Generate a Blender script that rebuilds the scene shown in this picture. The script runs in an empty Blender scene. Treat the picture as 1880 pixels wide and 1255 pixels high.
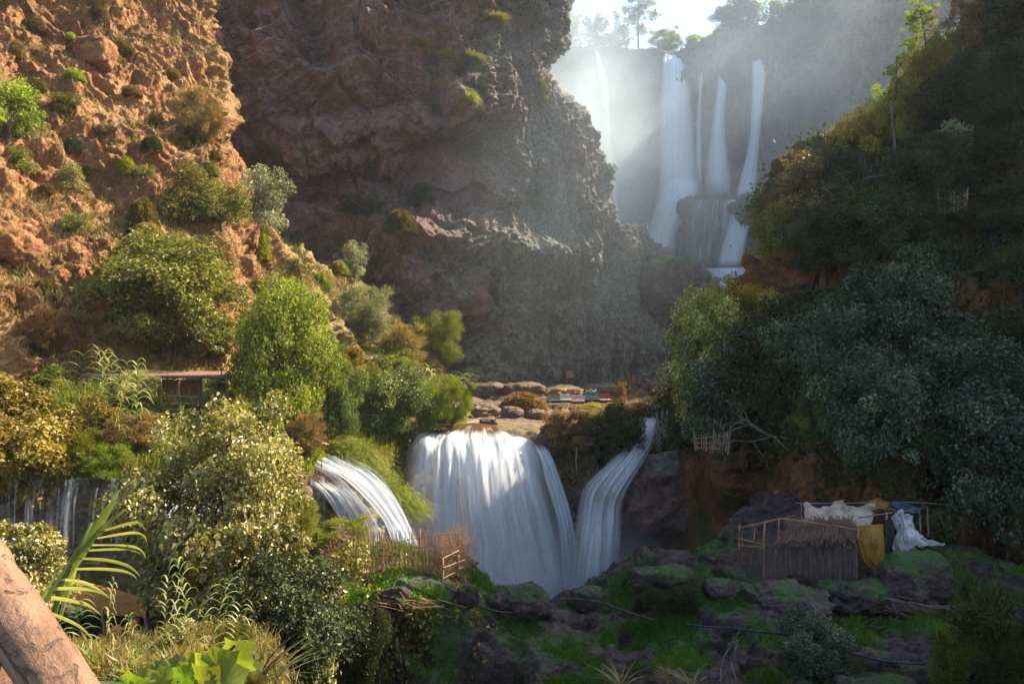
import bpy, math, random
import numpy as np
from math import radians as R, pi, sin, cos

S = bpy.context.scene
COL = S.collection

# ---------------------------------------------------------------- camera
cd = bpy.data.cameras.new('camera'); cam = bpy.data.objects.new('camera', cd); COL.objects.link(cam)
cd.sensor_width = 36; cd.lens = 24; cd.clip_start = 0.05; cd.clip_end = 3000
cam.location = (0, 0, 0); cam.rotation_euler = (R(90), 0, 0)
S.camera = cam

# ---------------------------------------------------------------- sky, sun, exposure
SUN_AZ, SUN_EL = 66.0, 42.0          # azimuth right of the view direction (+Y), elevation
w = bpy.data.worlds.new('World'); S.world = w; w.use_nodes = True
nt = w.node_tree; nt.nodes.clear()
sky = nt.nodes.new('ShaderNodeTexSky'); sky.sky_type = 'NISHITA'; sky.sun_disc = False
sky.sun_elevation = R(SUN_EL); sky.sun_rotation = R(SUN_AZ); sky.air_density = 1.2; sky.dust_density = 1.5; sky.ozone_density = 1.5
bg = nt.nodes.new('ShaderNodeBackground'); bg.inputs[1].default_value = 0.10
wo = nt.nodes.new('ShaderNodeOutputWorld'); nt.links.new(sky.outputs[0], bg.inputs[0]); nt.links.new(bg.outputs[0], wo.inputs[0])
sd = bpy.data.lights.new('sun', 'SUN'); sd.energy = 5.0; sd.angle = R(0.5); sd.color = (1.0, 0.87, 0.66)
sun = bpy.data.objects.new('sun', sd); COL.objects.link(sun)
sv = (sin(R(SUN_AZ))*cos(R(SUN_EL)), cos(R(SUN_AZ))*cos(R(SUN_EL)), sin(R(SUN_EL)))
import mathutils
sun.rotation_euler = mathutils.Vector(sv).to_track_quat('Z', 'Y').to_euler()
S.view_settings.view_transform = 'Standard'; S.view_settings.look = 'None'
S.view_settings.exposure = 1.62; S.view_settings.gamma = 1.0; S.view_settings.use_curve_mapping = False
S.render.engine = 'CYCLES'
cy = S.cycles
cy.max_bounces = 6; cy.diffuse_bounces = 3; cy.glossy_bounces = 2; cy.transmission_bounces = 4; cy.volume_bounces = 1
cy.transparent_max_bounces = 16; cy.use_denoising = True; cy.denoiser = 'OPENIMAGEDENOISE'
cy.sample_clamp_indirect = 4; cy.use_adaptive_sampling = True; cy.adaptive_threshold = 0.02
cy.caustics_reflective = False; cy.caustics_refractive = False

FP = 1253.0
def W(px, py, Y):
    return ((px-940.0)/FP*Y, Y, (627.5-py)/FP*Y)

# ---------------------------------------------------------------- numpy noise
_rs = np.random.RandomState(7)
_perm = _rs.permutation(4096).astype(np.int64); _perm = np.concatenate([_perm, _perm, _perm])
_grad = _rs.normal(size=(4096, 3)); _grad /= np.linalg.norm(_grad, axis=1)[:, None]; _grad = _grad.astype(np.float32)
_pts = _rs.rand(4096, 3).astype(np.float32)
def _h(i, j, k):
    return _perm[_perm[_perm[i & 4095] + (j & 4095)] + (k & 4095)]
def perlin(P):
    P = np.asarray(P, np.float32); F = np.floor(P).astype(np.int64); f = P - F
    u = f*f*f*(f*(f*6-15)+10); out = 0
    for dx in (0, 1):
        wx = u[:, 0] if dx else 1-u[:, 0]
        for dy in (0, 1):
            wy = wx*(u[:, 1] if dy else 1-u[:, 1])
            for dz in (0, 1):
                wz = wy*(u[:, 2] if dz else 1-u[:, 2])
                g = _grad[_h(F[:, 0]+dx, F[:, 1]+dy, F[:, 2]+dz)]
                out = out + wz*(g[:, 0]*(f[:, 0]-dx)+g[:, 1]*(f[:, 1]-dy)+g[:, 2]*(f[:, 2]-dz))
    return out*1.6
def fbm(P, o=4, g=0.5, l=2.03):
    a, s, out = 1.0, 1.0, 0
    for i in range(o):
        out = out + a*perlin(P*s+i*13.7); a *= g; s *= l
    return out
def ridged(P, o=4, g=0.5, l=2.1):
    a, s, out = 1.0, 1.0, 0
    for i in range(o):
        out = out + a*(1-2*np.abs(perlin(P*s+i*7.3))); a *= g; s *= l
    return out
def worley(P):
    P = np.asarray(P, np.float32); F = np.floor(P).astype(np.int64); f = P - F
    f1 = np.full(len(P), 9.0, np.float32); f2 = f1.copy(); idv = np.zeros(len(P), np.float32)
    for dx in (-1, 0, 1):
        for dy in (-1, 0, 1):
            for dz in (-1, 0, 1):
                h = _h(F[:, 0]+dx, F[:, 1]+dy, F[:, 2]+dz)
                q = _pts[h]
                d = (q[:, 0]+dx-f[:, 0])**2+(q[:, 1]+dy-f[:, 1])**2+(q[:, 2]+dz-f[:, 2])**2
                m = d < f1
                f2 = np.where(m, f1, np.minimum(f2, d)); idv = np.where(m, q[:, 0], idv); f1 = np.where(m, d, f1)
    return np.sqrt(f1), np.sqrt(f2), idv

# ---------------------------------------------------------------- materials
MATS = {}
def mat(name):
    m = bpy.data.materials.new(name); m.use_nodes = True; nt = m.node_tree; nt.nodes.clear()
    MATS[name] = m
    return m, nt
def N(nt, t, **k):
    n = nt.nodes.new(t)
    for a, b in k.items():
        if a.startswith('i_'):
            key = a[2:]; key = int(key) if key.isdigit() else key
            n.inputs[key].default_value = b
        else: setattr(n, a, b)
    return n
def ramp(nt, stops, fac, interp='LINEAR'):
    r = nt.nodes.new('ShaderNodeValToRGB'); cr = r.color_ramp; cr.interpolation = interp
    while len(cr.elements) < len(stops): cr.elements.new(0.5)
    for e, (p, c) in zip(cr.elements, stops): e.position = p; e.color = (*c, 1)
    nt.links.new(fac, r.inputs[0]); return r.outputs[0]
def gray(v): return (v, v, v)
def mixc(nt, fac, a, b, mode='MIX'):
    m = nt.nodes.new('ShaderNodeMix'); m.data_type = 'RGBA'; m.blend_type = mode
    for sock, v in ((m.inputs[0], fac), (m.inputs[6], a), (m.inputs[7], b)):
        if isinstance(v, (int, float)): sock.default_value = v
        elif isinstance(v, tuple): sock.default_value = (*v, 1) if len(v) == 3 else v
        else: nt.links.new(v, sock)
    return m.outputs[2]
def math_(nt, op, a, b=None, c=None, clamp=False):
    m = nt.nodes.new('ShaderNodeMath'); m.operation = op; m.use_clamp = clamp
    for i, v in enumerate((a, b, c)):
        if v is None: continue
        if isinstance(v, (int, float)): m.inputs[i].default_value = v
        else: nt.links.new(v, m.inputs[i])
    return m.outputs[0]
def coords(nt, scale=(1, 1, 1), rot=(0, 0, 0), world=True):
    if world: g = nt.nodes.new('ShaderNodeNewGeometry'); o = g.outputs['Position']
    else: g = nt.nodes.new('ShaderNodeTexCoord'); o = g.outputs['Object']
    mp = nt.nodes.new('ShaderNodeMapping'); mp.inputs['Scale'].default_value = scale; mp.inputs['Rotation'].default_value = rot
    nt.links.new(o, mp.inputs[0]); return mp.outputs[0]
def noise(nt, vec, scale, detail=6, rough=0.6, dist=0.0):
    n = nt.nodes.new('ShaderNodeTexNoise'); n.inputs['Scale'].default_value = scale; n.inputs['Detail'].default_value = detail
    n.inputs['Roughness'].default_value = rough; n.inputs['Distortion'].default_value = dist
    nt.links.new(vec, n.inputs['Vector']); return n.outputs['Fac']
def attr(nt, name):
    a = nt.nodes.new('ShaderNodeAttribute'); a.attribute_name = name; return a.outputs['Fac']
def finish(nt, bsdf):
    o = nt.nodes.new('ShaderNodeOutputMaterial'); nt.links.new(bsdf, o.inputs[0])

def rock_mat(name, cols, green, green2, bump=0.5, scale=1.0, flute=False, wet=0.85):
    """cols: four base colours; green: colour where the vertex attribute 'moss' is 1"""
    m, nt = mat(name)
    v = coords(nt, (scale, scale, scale*(0.35 if flute else 1.0)), (0.0, 0.5 if not flute else 0, 0.35))
    n1 = noise(nt, v, 0.12, 5, 0.6, 0.6); n2 = noise(nt, v, 0.9, 8, 0.7, 0.4); n3 = noise(nt, v, 5.0, 6, 0.7)
    f = math_(nt, 'MULTIPLY_ADD', n1, 0.55, math_(nt, 'MULTIPLY', n2, 0.55))
    f = math_(nt, 'ADD', f, -0.05)
    c = ramp(nt, [(0.30, cols[0]), (0.44, cols[1]), (0.55, cols[2]), (0.70, cols[3])], f)
    n5 = noise(nt, v, 17.0, 4, 0.75)
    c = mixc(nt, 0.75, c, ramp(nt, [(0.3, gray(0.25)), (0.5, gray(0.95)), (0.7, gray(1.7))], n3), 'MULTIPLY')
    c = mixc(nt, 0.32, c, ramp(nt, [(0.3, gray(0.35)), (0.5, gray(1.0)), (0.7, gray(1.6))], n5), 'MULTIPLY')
    # strata lines
    v2 = coords(nt, (0.25, 0.25, 1.6), (0.35, -0.5, 0))
    n4 = noise(nt, v2, 1.1, 5, 0.65, 0.8)
    c = mixc(nt, 0.35, c, ramp(nt, [(0.35, gray(0.45)), (0.5, gray(1.0)), (0.68, gray(1.35))], n4), 'MULTIPLY')
    at = attr(nt, 'moss')
    ms = math_(nt, 'MULTIPLY_ADD', math_(nt, 'SUBTRACT', n2, 0.5), 1.2, at)
    ms = math_(nt, 'MULTIPLY', math_(nt, 'ADD', ms, -0.2), 1.6, clamp=True)
    gcol = ramp(nt, [(0.35, green), (0.62, green2)], noise(nt, v, 2.3, 6, 0.7))
    c = mixc(nt, ms, c, gcol)
    hb = math_(nt, 'ADD', math_(nt, 'MULTIPLY', n2, 0.9), math_(nt, 'MULTIPLY', n3, 0.35))
    vv = nt.nodes.new('ShaderNodeTexVoronoi'); vv.inputs['Scale'].default_value = 1.3; vv.feature = 'DISTANCE_TO_EDGE'
    nt.links.new(v, vv.inputs['Vector'])
    crk = math_(nt, 'MULTIPLY', vv.outputs['Distance'], 4.0, clamp=True)
    hb = math_(nt, 'ADD', math_(nt, 'ADD', hb, math_(nt, 'MULTIPLY', n5, 0.15)), math_(nt, 'MULTIPLY', crk, 0.18))
    b = N(nt, 'ShaderNodeBump', i_Strength=bump, i_Distance=0.5); nt.links.new(hb, b.inputs['Height'])
    p = N(nt, 'ShaderNodeBsdfPrincipled', i_Roughness=wet); p.inputs['Specular IOR Level'].default_value = 0.25
    nt.links.new(c, p.inputs['Base Color']); nt.links.new(b.outputs[0], p.inputs['Normal'])
    finish(nt, p.outputs[0]); return m

def leaf_mat(name, stops, trans=0.35, gloss=0.08, rough=0.45, hue=0.5):
    m, nt = mat(name)
    a = attr(nt, 'v')
    gloss = gloss*0.6
    oi = nt.nodes.new('ShaderNodeObjectInfo')
    c = ramp(nt, stops, a)
    hs = N(nt, 'ShaderNodeHueSaturation'); nt.links.new(c, hs.inputs['Color'])
    nt.links.new(math_(nt, 'MULTIPLY_ADD', oi.outputs['Random'], 0.05, 0.475), hs.inputs['Hue'])
    nt.links.new(math_(nt, 'MULTIPLY_ADD', oi.outputs['Random'], 0.4, 0.8), hs.inputs['Value'])
    d = N(nt, 'ShaderNodeBsdfDiffuse'); t = N(nt, 'ShaderNodeBsdfTranslucent'); g = N(nt, 'ShaderNodeBsdfGlossy', i_Roughness=rough)
    nt.links.new(hs.outputs[0], d.inputs[0])
    tc = mixc(nt, 1.0, hs.outputs[0], (1.45, 1.45, 0.7), 'MULTIPLY')
    nt.links.new(tc, t.inputs[0]); g.inputs[0].default_value = (0.9, 0.92, 0.9, 1)
    m1 = N(nt, 'ShaderNodeMixShader', i_0=trans); nt.links.new(d.outputs[0], m1.inputs[1]); nt.links.new(t.outputs[0], m1.inputs[2])
    m2 = N(nt, 'ShaderNodeMixShader', i_0=gloss); nt.links.new(m1.outputs[0], m2.inputs[1]); nt.links.new(g.outputs[0], m2.inputs[2])
    finish(nt, m2.outputs[0]); return m

def plain_mat(name, c1, c2, scale=6, stretch=(1, 1, 1), rough=0.8, bump=0.3, world=False, trans=0.0, c3=None):
    m, nt = mat(name)
    v = coords(nt, stretch, world=world)
    n1 = noise(nt, v, scale, 6, 0.65, 0.3)
    stops = [(0.32, c1), (0.66, c2)] if c3 is None else [(0.3, c1), (0.5, c2), (0.68, c3)]
    c = ramp(nt, stops, n1)
    n2 = noise(nt, v, scale*5, 4, 0.7)
    c = mixc(nt, 0.4, c, ramp(nt, [(0.3, gray(0.5)), (0.7, gray(1.3))], n2), 'MULTIPLY')
    b = N(nt, 'ShaderNodeBump', i_Strength=bump, i_Distance=0.02); nt.links.new(math_(nt, 'ADD', n1, n2), b.inputs['Height'])
    p = N(nt, 'ShaderNodeBsdfPrincipled', i_Roughness=rough); nt.links.new(c, p.inputs['Base Color']); nt.links.new(b.outputs[0], p.inputs['Normal'])
    out = p.outputs[0]
    if trans:
        t = N(nt, 'ShaderNodeBsdfTranslucent'); nt.links.new(c, t.inputs[0])
        mx = N(nt, 'ShaderNodeMixShader', i_0=trans); nt.links.new(out, mx.inputs[1]); nt.links.new(t.outputs[0], mx.inputs[2]); out = mx.outputs[0]
    finish(nt, out); return m

# ---------------------------------------------------------------- mesh helpers
def mesh_np(name, V, F, smooth=True, attrs=None):
    me = bpy.data.meshes.new(name); V = np.asarray(V, np.float32); F = np.asarray(F, np.int32)
    k = F.shape[1]
    me.vertices.add(len(V)); me.vertices.foreach_set('co', V.ravel())
    me.loops.add(F.size); me.loops.foreach_set('vertex_index', F.ravel())
    me.polygons.add(len(F)); me.polygons.foreach_set('loop_start', np.arange(0, F.size, k, dtype=np.int32))
    me.polygons.foreach_set('use_smooth', np.full(len(F), smooth, dtype=bool))
    for an, (dom, arr) in (attrs or {}).items():
        a = me.attributes.new(an, 'FLOAT', dom); a.data.foreach_set('value', np.asarray(arr, np.float32))
    me.update(calc_edges=True); me.validate(); return me
def link(name, me, m=None, parent=None, label=None, cat=None, group=None, kind=None):
    o = bpy.data.objects.new(name, me); COL.objects.link(o)
    if m is not None and me is not None and len(me.materials) == 0: me.materials.append(m)
    if parent is not None: o.parent = parent
    tag(o, label, cat, group, kind); return o
def tag(o, label=None, cat=None, group=None, kind=None):
    if label: o['label'] = label
    if cat: o['category'] = cat
    if group: o['group'] = group
    if kind: o['kind'] = kind
    return o
def empty(name, loc, label=None, cat=None, group=None, rz=0, sc=(1, 1, 1)):
    o = bpy.data.objects.new(name, None); COL.objects.link(o); o.location = loc; o.rotation_euler = (0, 0, rz); o.scale = sc
    o.empty_display_size = 0.1; return tag(o, label, cat, group)
class MB:
    """collects tubes, boxes, quads into one mesh"""
    def __init__(s): s.v = []; s.f = []
    def add(s, vs, fs):
        b = len(s.v); s.v += [tuple(map(float, p)) for p in vs]; s.f += [tuple(i+b for i in f) for f in fs]; return s
    def tube(s, pts, rad, n=7, cap=True, rough=0.0):
        pts = [np.array(p, float) for p in pts]
        if not hasattr(rad, '__len__'): rad = [rad]*len(pts)
        vs = []; fs = []
        up = np.array([0.13, 0.27, 0.95])
        for i, p in enumerate(pts):
            t = pts[min(i+1, len(pts)-1)]-pts[max(i-1, 0)]; t = t/(np.linalg.norm(t)+1e-9)
            a = np.cross(t, up)
            if np.linalg.norm(a) < 0.1: a = np.cross(t, [1, 0, 0])
            a /= np.linalg.norm(a); b = np.cross(t, a)
            for k in range(n):
                r = rad[i]*(1+rough*random.uniform(-1, 1))
                vs.append(p+r*(cos(2*pi*k/n)*a+sin(2*pi*k/n)*b))
        for i in range(len(pts)-1):
            for k in range(n):
                fs.append((i*n+k, i*n+(k+1) % n, (i+1)*n+(k+1) % n, (i+1)*n+k))
        if cap: fs.append(tuple(range(n-1, -1, -1))); fs.append(tuple((len(pts)-1)*n+k for k in range(n)))
        return s.add(vs, fs)
    def box(s, c, d, rz=0):
        c = np.array(c); x, y, z = [q/2 for q in d]; vs = []
        for i in (-1, 1):
            for j in (-1, 1):
                for k in (-1, 1):
                    X, Y = i*x, j*y
                    vs.append((c[0]+X*cos(rz)-Y*sin(rz), c[1]+X*sin(rz)+Y*cos(rz), c[2]+k*z))
        return s.add(vs, [(0, 1, 3, 2), (4, 6, 7, 5), (0, 4, 5, 1), (2, 3, 7, 6), (0, 2, 6, 4), (1, 5, 7, 3)])
    def build(s, name, m, parent=None, smooth=False, **k):
        me = bpy.data.meshes.new(name); me.from_pydata(s.v, [], s.f); me.update()
        if smooth: me.polygons.foreach_set('use_smooth', [True]*len(me.polygons))
        return link(name, me, m, parent, **k)

def spline(C, n, axis):
    """Catmull-Rom (centripetal-free) resample of C along axis to n samples"""
    C = np.moveaxis(np.asarray(C, float), axis, 0); k = C.shape[0]
    t = np.linspace(0, k-1, n); i = np.clip(t.astype(int), 0, k-2); f = (t-i)[(...,)+(None,)*(C.ndim-1)]
    p0 = C[np.maximum(i-1, 0)]; p1 = C[i]; p2 = C[i+1]; p3 = C[np.minimum(i+2, k-1)]
    r = 0.5*((2*p1)+(-p0+p2)*f+(2*p0-5*p1+4*p2-p3)*f*f+(-p0+3*p1-3*p2+p3)*f**3)
    return np.moveaxis(r, 0, axis)
SHEETS = {}
def grid_faces(nv, nu):
    idx = np.arange(nv*nu).reshape(nv, nu)
    return np.stack([idx[:-1, :-1], idx[:-1, 1:], idx[1:, 1:], idx[1:, :-1]], -1).reshape(-1, 4)
def sheet(name, ctrl, nv, nu, disp, moss, m, pix=True, **tags):
    C = np.array([[W(*p) for p in row] for row in ctrl]) if pix else np.array(ctrl)
    P = spline(spline(C, nv, 0), nu, 1)
    du = np.gradient(P, axis=1); dv = np.gradient(P, axis=0)
    Nn = np.cross(du, dv).reshape(-1, 3); Nn /= np.linalg.norm(Nn, axis=1)[:, None]+1e-9
    P = P.reshape(-1, 3)
    px = 940+P[:, 0]/P[:, 1]*FP; py = 627.5-P[:, 2]/P[:, 1]*FP
    P2 = P+Nn*disp(P, px, py)[:, None]
    G = P2.reshape(nv, nu, 3)
    n2 = np.cross(np.gradient(G, axis=1), np.gradient(G, axis=0)).reshape(-1, 3); n2 /= np.linalg.norm(n2, axis=1)[:, None]+1e-9
    ms = moss(P2, n2, px, py)
    me = mesh_np(name, P2, grid_faces(nv, nu), True, {'moss': ('POINT', ms)})
    o = link(name, me, m, **tags)
    SHEETS[o.name] = (P2, n2, 940+P2[:, 0]/P2[:, 1]*FP, 627.5-P2[:, 2]/P2[:, 1]*FP)
    return o
def ground_at(px, py, only=None):
    best = None
    for k, (P, n, X, Y) in SHEETS.items():
        if only and k not in only: continue
        d = (X-px)**2+(Y-py)**2
        m = d < 49
        if not m.any():
            if only:
                i = int(d.argmin())
                if best is None or d[i] < best[2]: best = (P[i], n[i], d[i])
            continue
        idx = np.nonzero(m)[0]; i = idx[np.argmin(P[idx, 1]+d[idx]*0.002*P[idx, 1])]
        if best is None or P[i, 1] < best[0][1] or best[2] > 0: best = (P[i], n[i], 0)
    if best is None: best = (np.array(W(px, py, 60)), np.array((0, 0, 1.)), 0)
    return best[0], best[1]
# ================================================================ TERRAIN
def sm(a, b, x): t = np.clip((x-a)/(b-a), 0, 1); return t*t*(3-2*t)
def rocky(P, amp=1.0, scale=1.0, strata=0.5):
    Q = P/scale
    wv = np.stack([perlin(Q/9+5), perlin(Q/9+25), perlin(Q/9+45)], 1)*2.2
    Qw = Q+wv
    a = fbm(Q/13+3, 3)*1.9
    f1, f2, idv = worley(Qw/4.6); a = a+(idv-0.5)*1.5*sm(0.0, 0.25, f2-f1)-0.5*np.exp(-(f2-f1)*14)
    f1, f2, idv = worley(Qw/1.7+11); a = a+(idv-0.5)*0.65*sm(0, 0.3, f2-f1)-0.2*np.exp(-(f2-f1)*10)
    a = a+ridged(Qw/2.6, 5, 0.55)*0.42
    # dipping beds
    c, s = cos(0.55), sin(0.55)
    T = np.stack([(Q[:, 0]*c+Q[:, 2]*s)/7, Q[:, 1]/7, (-Q[:, 0]*s+Q[:, 2]*c)/1.3], 1)+wv*0.15
    a = a+strata*ridged(T, 3, 0.5)*0.45
    # holes
    hl = perlin(Qw/3.1+70); a = a-1.4*sm(0.38, 0.62, hl)
    return a*amp

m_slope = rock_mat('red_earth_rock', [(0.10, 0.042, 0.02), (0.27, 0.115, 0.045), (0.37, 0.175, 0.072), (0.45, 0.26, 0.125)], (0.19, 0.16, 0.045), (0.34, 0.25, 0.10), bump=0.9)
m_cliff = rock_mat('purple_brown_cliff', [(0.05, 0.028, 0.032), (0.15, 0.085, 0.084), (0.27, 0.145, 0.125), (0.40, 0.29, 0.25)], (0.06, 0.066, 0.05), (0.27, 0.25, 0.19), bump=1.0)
m_back = rock_mat('wet_back_cliff', [(0.035, 0.033, 0.033), (0.09, 0.072, 0.062), (0.20, 0.125, 0.098), (0.30, 0.20, 0.16)], (0.03, 0.05, 0.034), (0.075, 0.09, 0.06), bump=0.8, flute=True)
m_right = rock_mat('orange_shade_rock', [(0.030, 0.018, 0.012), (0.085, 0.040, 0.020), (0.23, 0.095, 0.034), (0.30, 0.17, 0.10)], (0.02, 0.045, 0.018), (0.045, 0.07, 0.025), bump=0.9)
m_terr = rock_mat('terrace_rock', [(0.05, 0.032, 0.022), (0.12, 0.075, 0.052), (0.21, 0.14, 0.10), (0.31, 0.23, 0.18)], (0.10, 0.12, 0.025), (0.24, 0.22, 0.06), bump=0.8)
m_fg = rock_mat('mossy_ground', [(0.035, 0.025, 0.025), (0.085, 0.055, 0.055), (0.16, 0.11, 0.10), (0.24, 0.18, 0.17)], (0.02, 0.12, 0.015), (0.07, 0.26, 0.022), bump=1.0, scale=1.5)

# --- left slope
cols = [
 [(-700,900,26),(-250,790,34),(0,745,41),(120,740,44),(250,735,46.5),(360,735,50),(450,740,55),(640,730,75),(840,720,97)],
 [(-700,600,30),(-250,600,37),(0,600,44),(120,600,47),(250,600,50),(360,590,54),(450,600,59),(620,620,74),(800,670,94)],
 [(-700,400,34),(-250,450,41),(0,480,47),(120,480,50),(250,480,53),(360,490,57),(450,510,62),(600,540,76),(760,640,93)],
 [(-700,200,39),(-250,280,46),(0,330,52),(120,340,55),(250,370,58),(350,400,61),(440,430,65),(560,480,76),(700,580,90)],
 [(-700,0,44),(-250,80,51),(0,180,58),(120,190,61),(250,220,64),(340,270,67),(410,320,70),(500,450,80),(640,540,90)],
 [(-700,-200,50),(-250,-100,57),(0,20,64),(110,30,67),(220,70,70),(320,120,73),(412,200,75),(450,400,86),(560,520,95)],
 [(-700,-400,56),(-250,-300,63),(0,-120,70),(110,-100,73),(220,-60,76),(305,0,78),(385,60,80),(400,300,92),(500,500,100)],
 [(-700,-600,66),(-250,-480,72),(0,-260,78),(110,-230,81),(220,-180,84),(290,-110,86),(370,-60,88),(380,200,98),(450,450,105)],
]
def d_left(P, px, py):
    a = rocky(P, 0.75, 0.75, 0.8)
    k_, j_ = cos(0.75), sin(0.75); T = np.stack([(P[:, 0]*k_-P[:, 2]*j_)/12, P[:, 1]/12, (P[:, 0]*j_+P[:, 2]*k_)/2.6], 1)
    a = a+0.9*ridged(T+fbm(P/8, 2)[:, None]*.3, 4, 0.5)-0.6
    soft = sm(-0.15, 0.35, fbm(P/9+40, 2)) * sm(80, 300, py)
    return a*(1-0.55*soft)+fbm(P/0.8, 3)*0.16
def ms_left(P, n, px, py):
    up = np.abs(n[:, 2])
    g = sm(0.30, 0.8, up)*0.45 + fbm(P/6+9, 3)*0.22
    g = g+0.75*sm(440, 560, px)+0.1
    return np.clip(g, 0, 1)
sheet('hillside', cols, 620, 640, d_left, ms_left, m_slope, kind='structure', label='sunlit red rocky hillside with dry grass and shrubs')

# --- middle cliff
mc = [
 [(250,590,94),(480,640,96),(640,680,98),(780,705,102),(900,715,106),(1050,716,110),(1180,716,112),(1290,705,124),(1320,700,150)],
 [(250,500,93),(480,500,93),(640,580,96),(780,600,99),(900,620,103),(1050,620,108),(1200,620,112),(1312,570,125),(1340,570,150)],
 [(250,430,93),(480,430,94),(640,500,96),(780,500,98),(900,510,101),(1040,520,105),(1180,500,112),(1296,500,124),(1310,520,150)],
 [(250,380,95),(480,400,97),(640,420,100),(780,410,99),(900,430,102),(1030,440,105),(1160,445,112),(1210,452,122),(1230,500,150)],
 [(250,330,95),(480,350,98),(640,350,104),(780,350,104),(900,370,104),(1000,385,105),(1104,386,110),(1132,425,124),(1150,470,150)],
 [(250,250,94),(480,280,96),(640,280,100),(780,290,100),(890,280,101),(990,290,105),(1084,288,109),(1105,300,124),(1110,360,150)],
 [(250,180,93),(480,190,94),(640,190,96),(780,190,96),(880,190,99),(970,190,104),(1032,195,108),(1060,200,124),(1060,250,150)],
 [(250,100,92),(480,100,93),(640,100,95),(780,110,96),(880,110,99),(960,110,104),(990,120,108),(1000,130,124),(1000,160,150)],
 [(250,0,92),(480,0,93),(640,20,96),(780,30,98),(880,30,101),(960,40,105),(1022,50,109),(1040,70,122),(980,100,150)],
 [(250,-140,94),(480,-110,95),(640,-60,98),(780,-40,100),(880,-35,102),(960,-30,104),(1022,-20,108),(1020,-10,122),(960,20,150)],
 [(250,-170,110),(480,-150,110),(640,-80,112),(780,-60,112),(880,-50,114),(930,-45,116),(970,-35,120),(980,-20,132),(900,0,160)],
]
def d_mid(P, px, py):
    a = rocky(P+31, 1.5, 1.35, 0.9)+2.4*ridged(P/19+2.3, 3, 0.45)-5.0*np.exp(-((px-830)/150)**2-((py-290+0.1*(px-830))/42)**2)-3.0*np.exp(-((px-640)/70)**2-((py-205)/26)**2)-3*sm(0.25, 0.6, perlin(P/7+33))
    fl = sm(860, 1040, px)
    # vertical travertine flutes
    F = P*np.array([1/2.6, 1/2.6, 1/26.0])
    F2 = P*np.array([1/0.9, 1/0.9, 1/9.0])
    b = 1.8*ridged(P/np.array([8, 8, 30])+2.3, 2)+ridged(F+3, 3, 0.5)*1.3+ridged(F2, 3, 0.55)*0.42+fbm(P/9+3, 3)*1.6+fbm(P/0.9, 3)*0.2
    ledge = 3.6*np.exp(-((py-(430+0.1*(px-640)))/26)**2)*sm(600, 700, px)*(1-sm(1000, 1100, px))
    r = a*(1-fl)+b*fl; r = r-np.mean(r)-1.2*fl
    return r+ledge+fbm(P/0.9+7, 3)*0.22*(1-fl)+0.35*ridged(P/1.8+9, 3)
def ms_mid(P, n, px, py):
    g = sm(760, 1000, px)*0.55 + fbm(P/8+19, 3)*0.32 + sm(0.2, 0.7, np.abs(n[:, 2]))*0.35
    return np.clip(g+0.25*sm(380, 470, py), 0, 1)
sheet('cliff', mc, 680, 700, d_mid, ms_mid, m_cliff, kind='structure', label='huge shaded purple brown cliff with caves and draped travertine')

# --- back cliff behind the high falls
def colA(px, rim, Yr, Yb, over=4, led=0):
    r = [(px, 640, Yb-2), (px, 560, Yb-1), (px, 500, Yb), (px, 440, Yb+1), (px, 380, Yb+2-led), (px, 352, Yb+5-led*0.3), (px, 280, Yr-3),
         (px, (280+rim)/2, Yr-over), (px, rim+14, Yr-2), (px, rim, Yr), (px, rim+6, Yr+14), (px, rim+16, Yr+45), (px, rim+60, Yr+90)]
    return r
cA = [colA(900,88,168,160), colA(1030,92,168,160), colA(1110,90,170,160), colA(1190,94,170,160), colA(1240,97,168,158,led=3), colA(1300,84,166,156,led=7),
      colA(1370,66,164,153,led=7), colA(1410,50,163,152,led=3), colA(1470,8,160,150), colA(1560,-50,154,144), colA(1680,-90,146,136),
      colA(1850,-120,135,124), colA(2100,-170,120,110), colA(2500,-260,100,90)]
cA = np.array(cA).transpose(1, 0, 2)
def d_back(P, px, py):
    F = P*np.array([1/4.0, 1/4.0, 1/34.0]); F2 = P*np.array([1/1.5, 1/1.5, 1/10.0])
    a = ridged(F+3, 3, 0.5)*1.0+ridged(F2, 3, 0.5)*0.5+fbm(P/13, 4)*1.7+fbm(P/2.0, 3)*0.3
    r = rocky(P+77, 1.4, 1.6, 0.5)
    k = sm(1400, 1560, px)
    top = sm(0, 20, py-95+0.0*px)
    return (a*(1-k)+(0.5*a+0.8*r)*k)*np.where(P[:, 1] > 166, 0.35, 1.0)
def ms_back(P, n, px, py):
    return np.clip(0.42+fbm(P/11+9, 3)*0.4-0.3*sm(1450, 1600, px), 0, 1)
sheet('back_cliff', cA.tolist(), 380, 460, d_back, ms_back, m_back, kind='structure', label='misty wet cliff the high waterfalls pour down')

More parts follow.
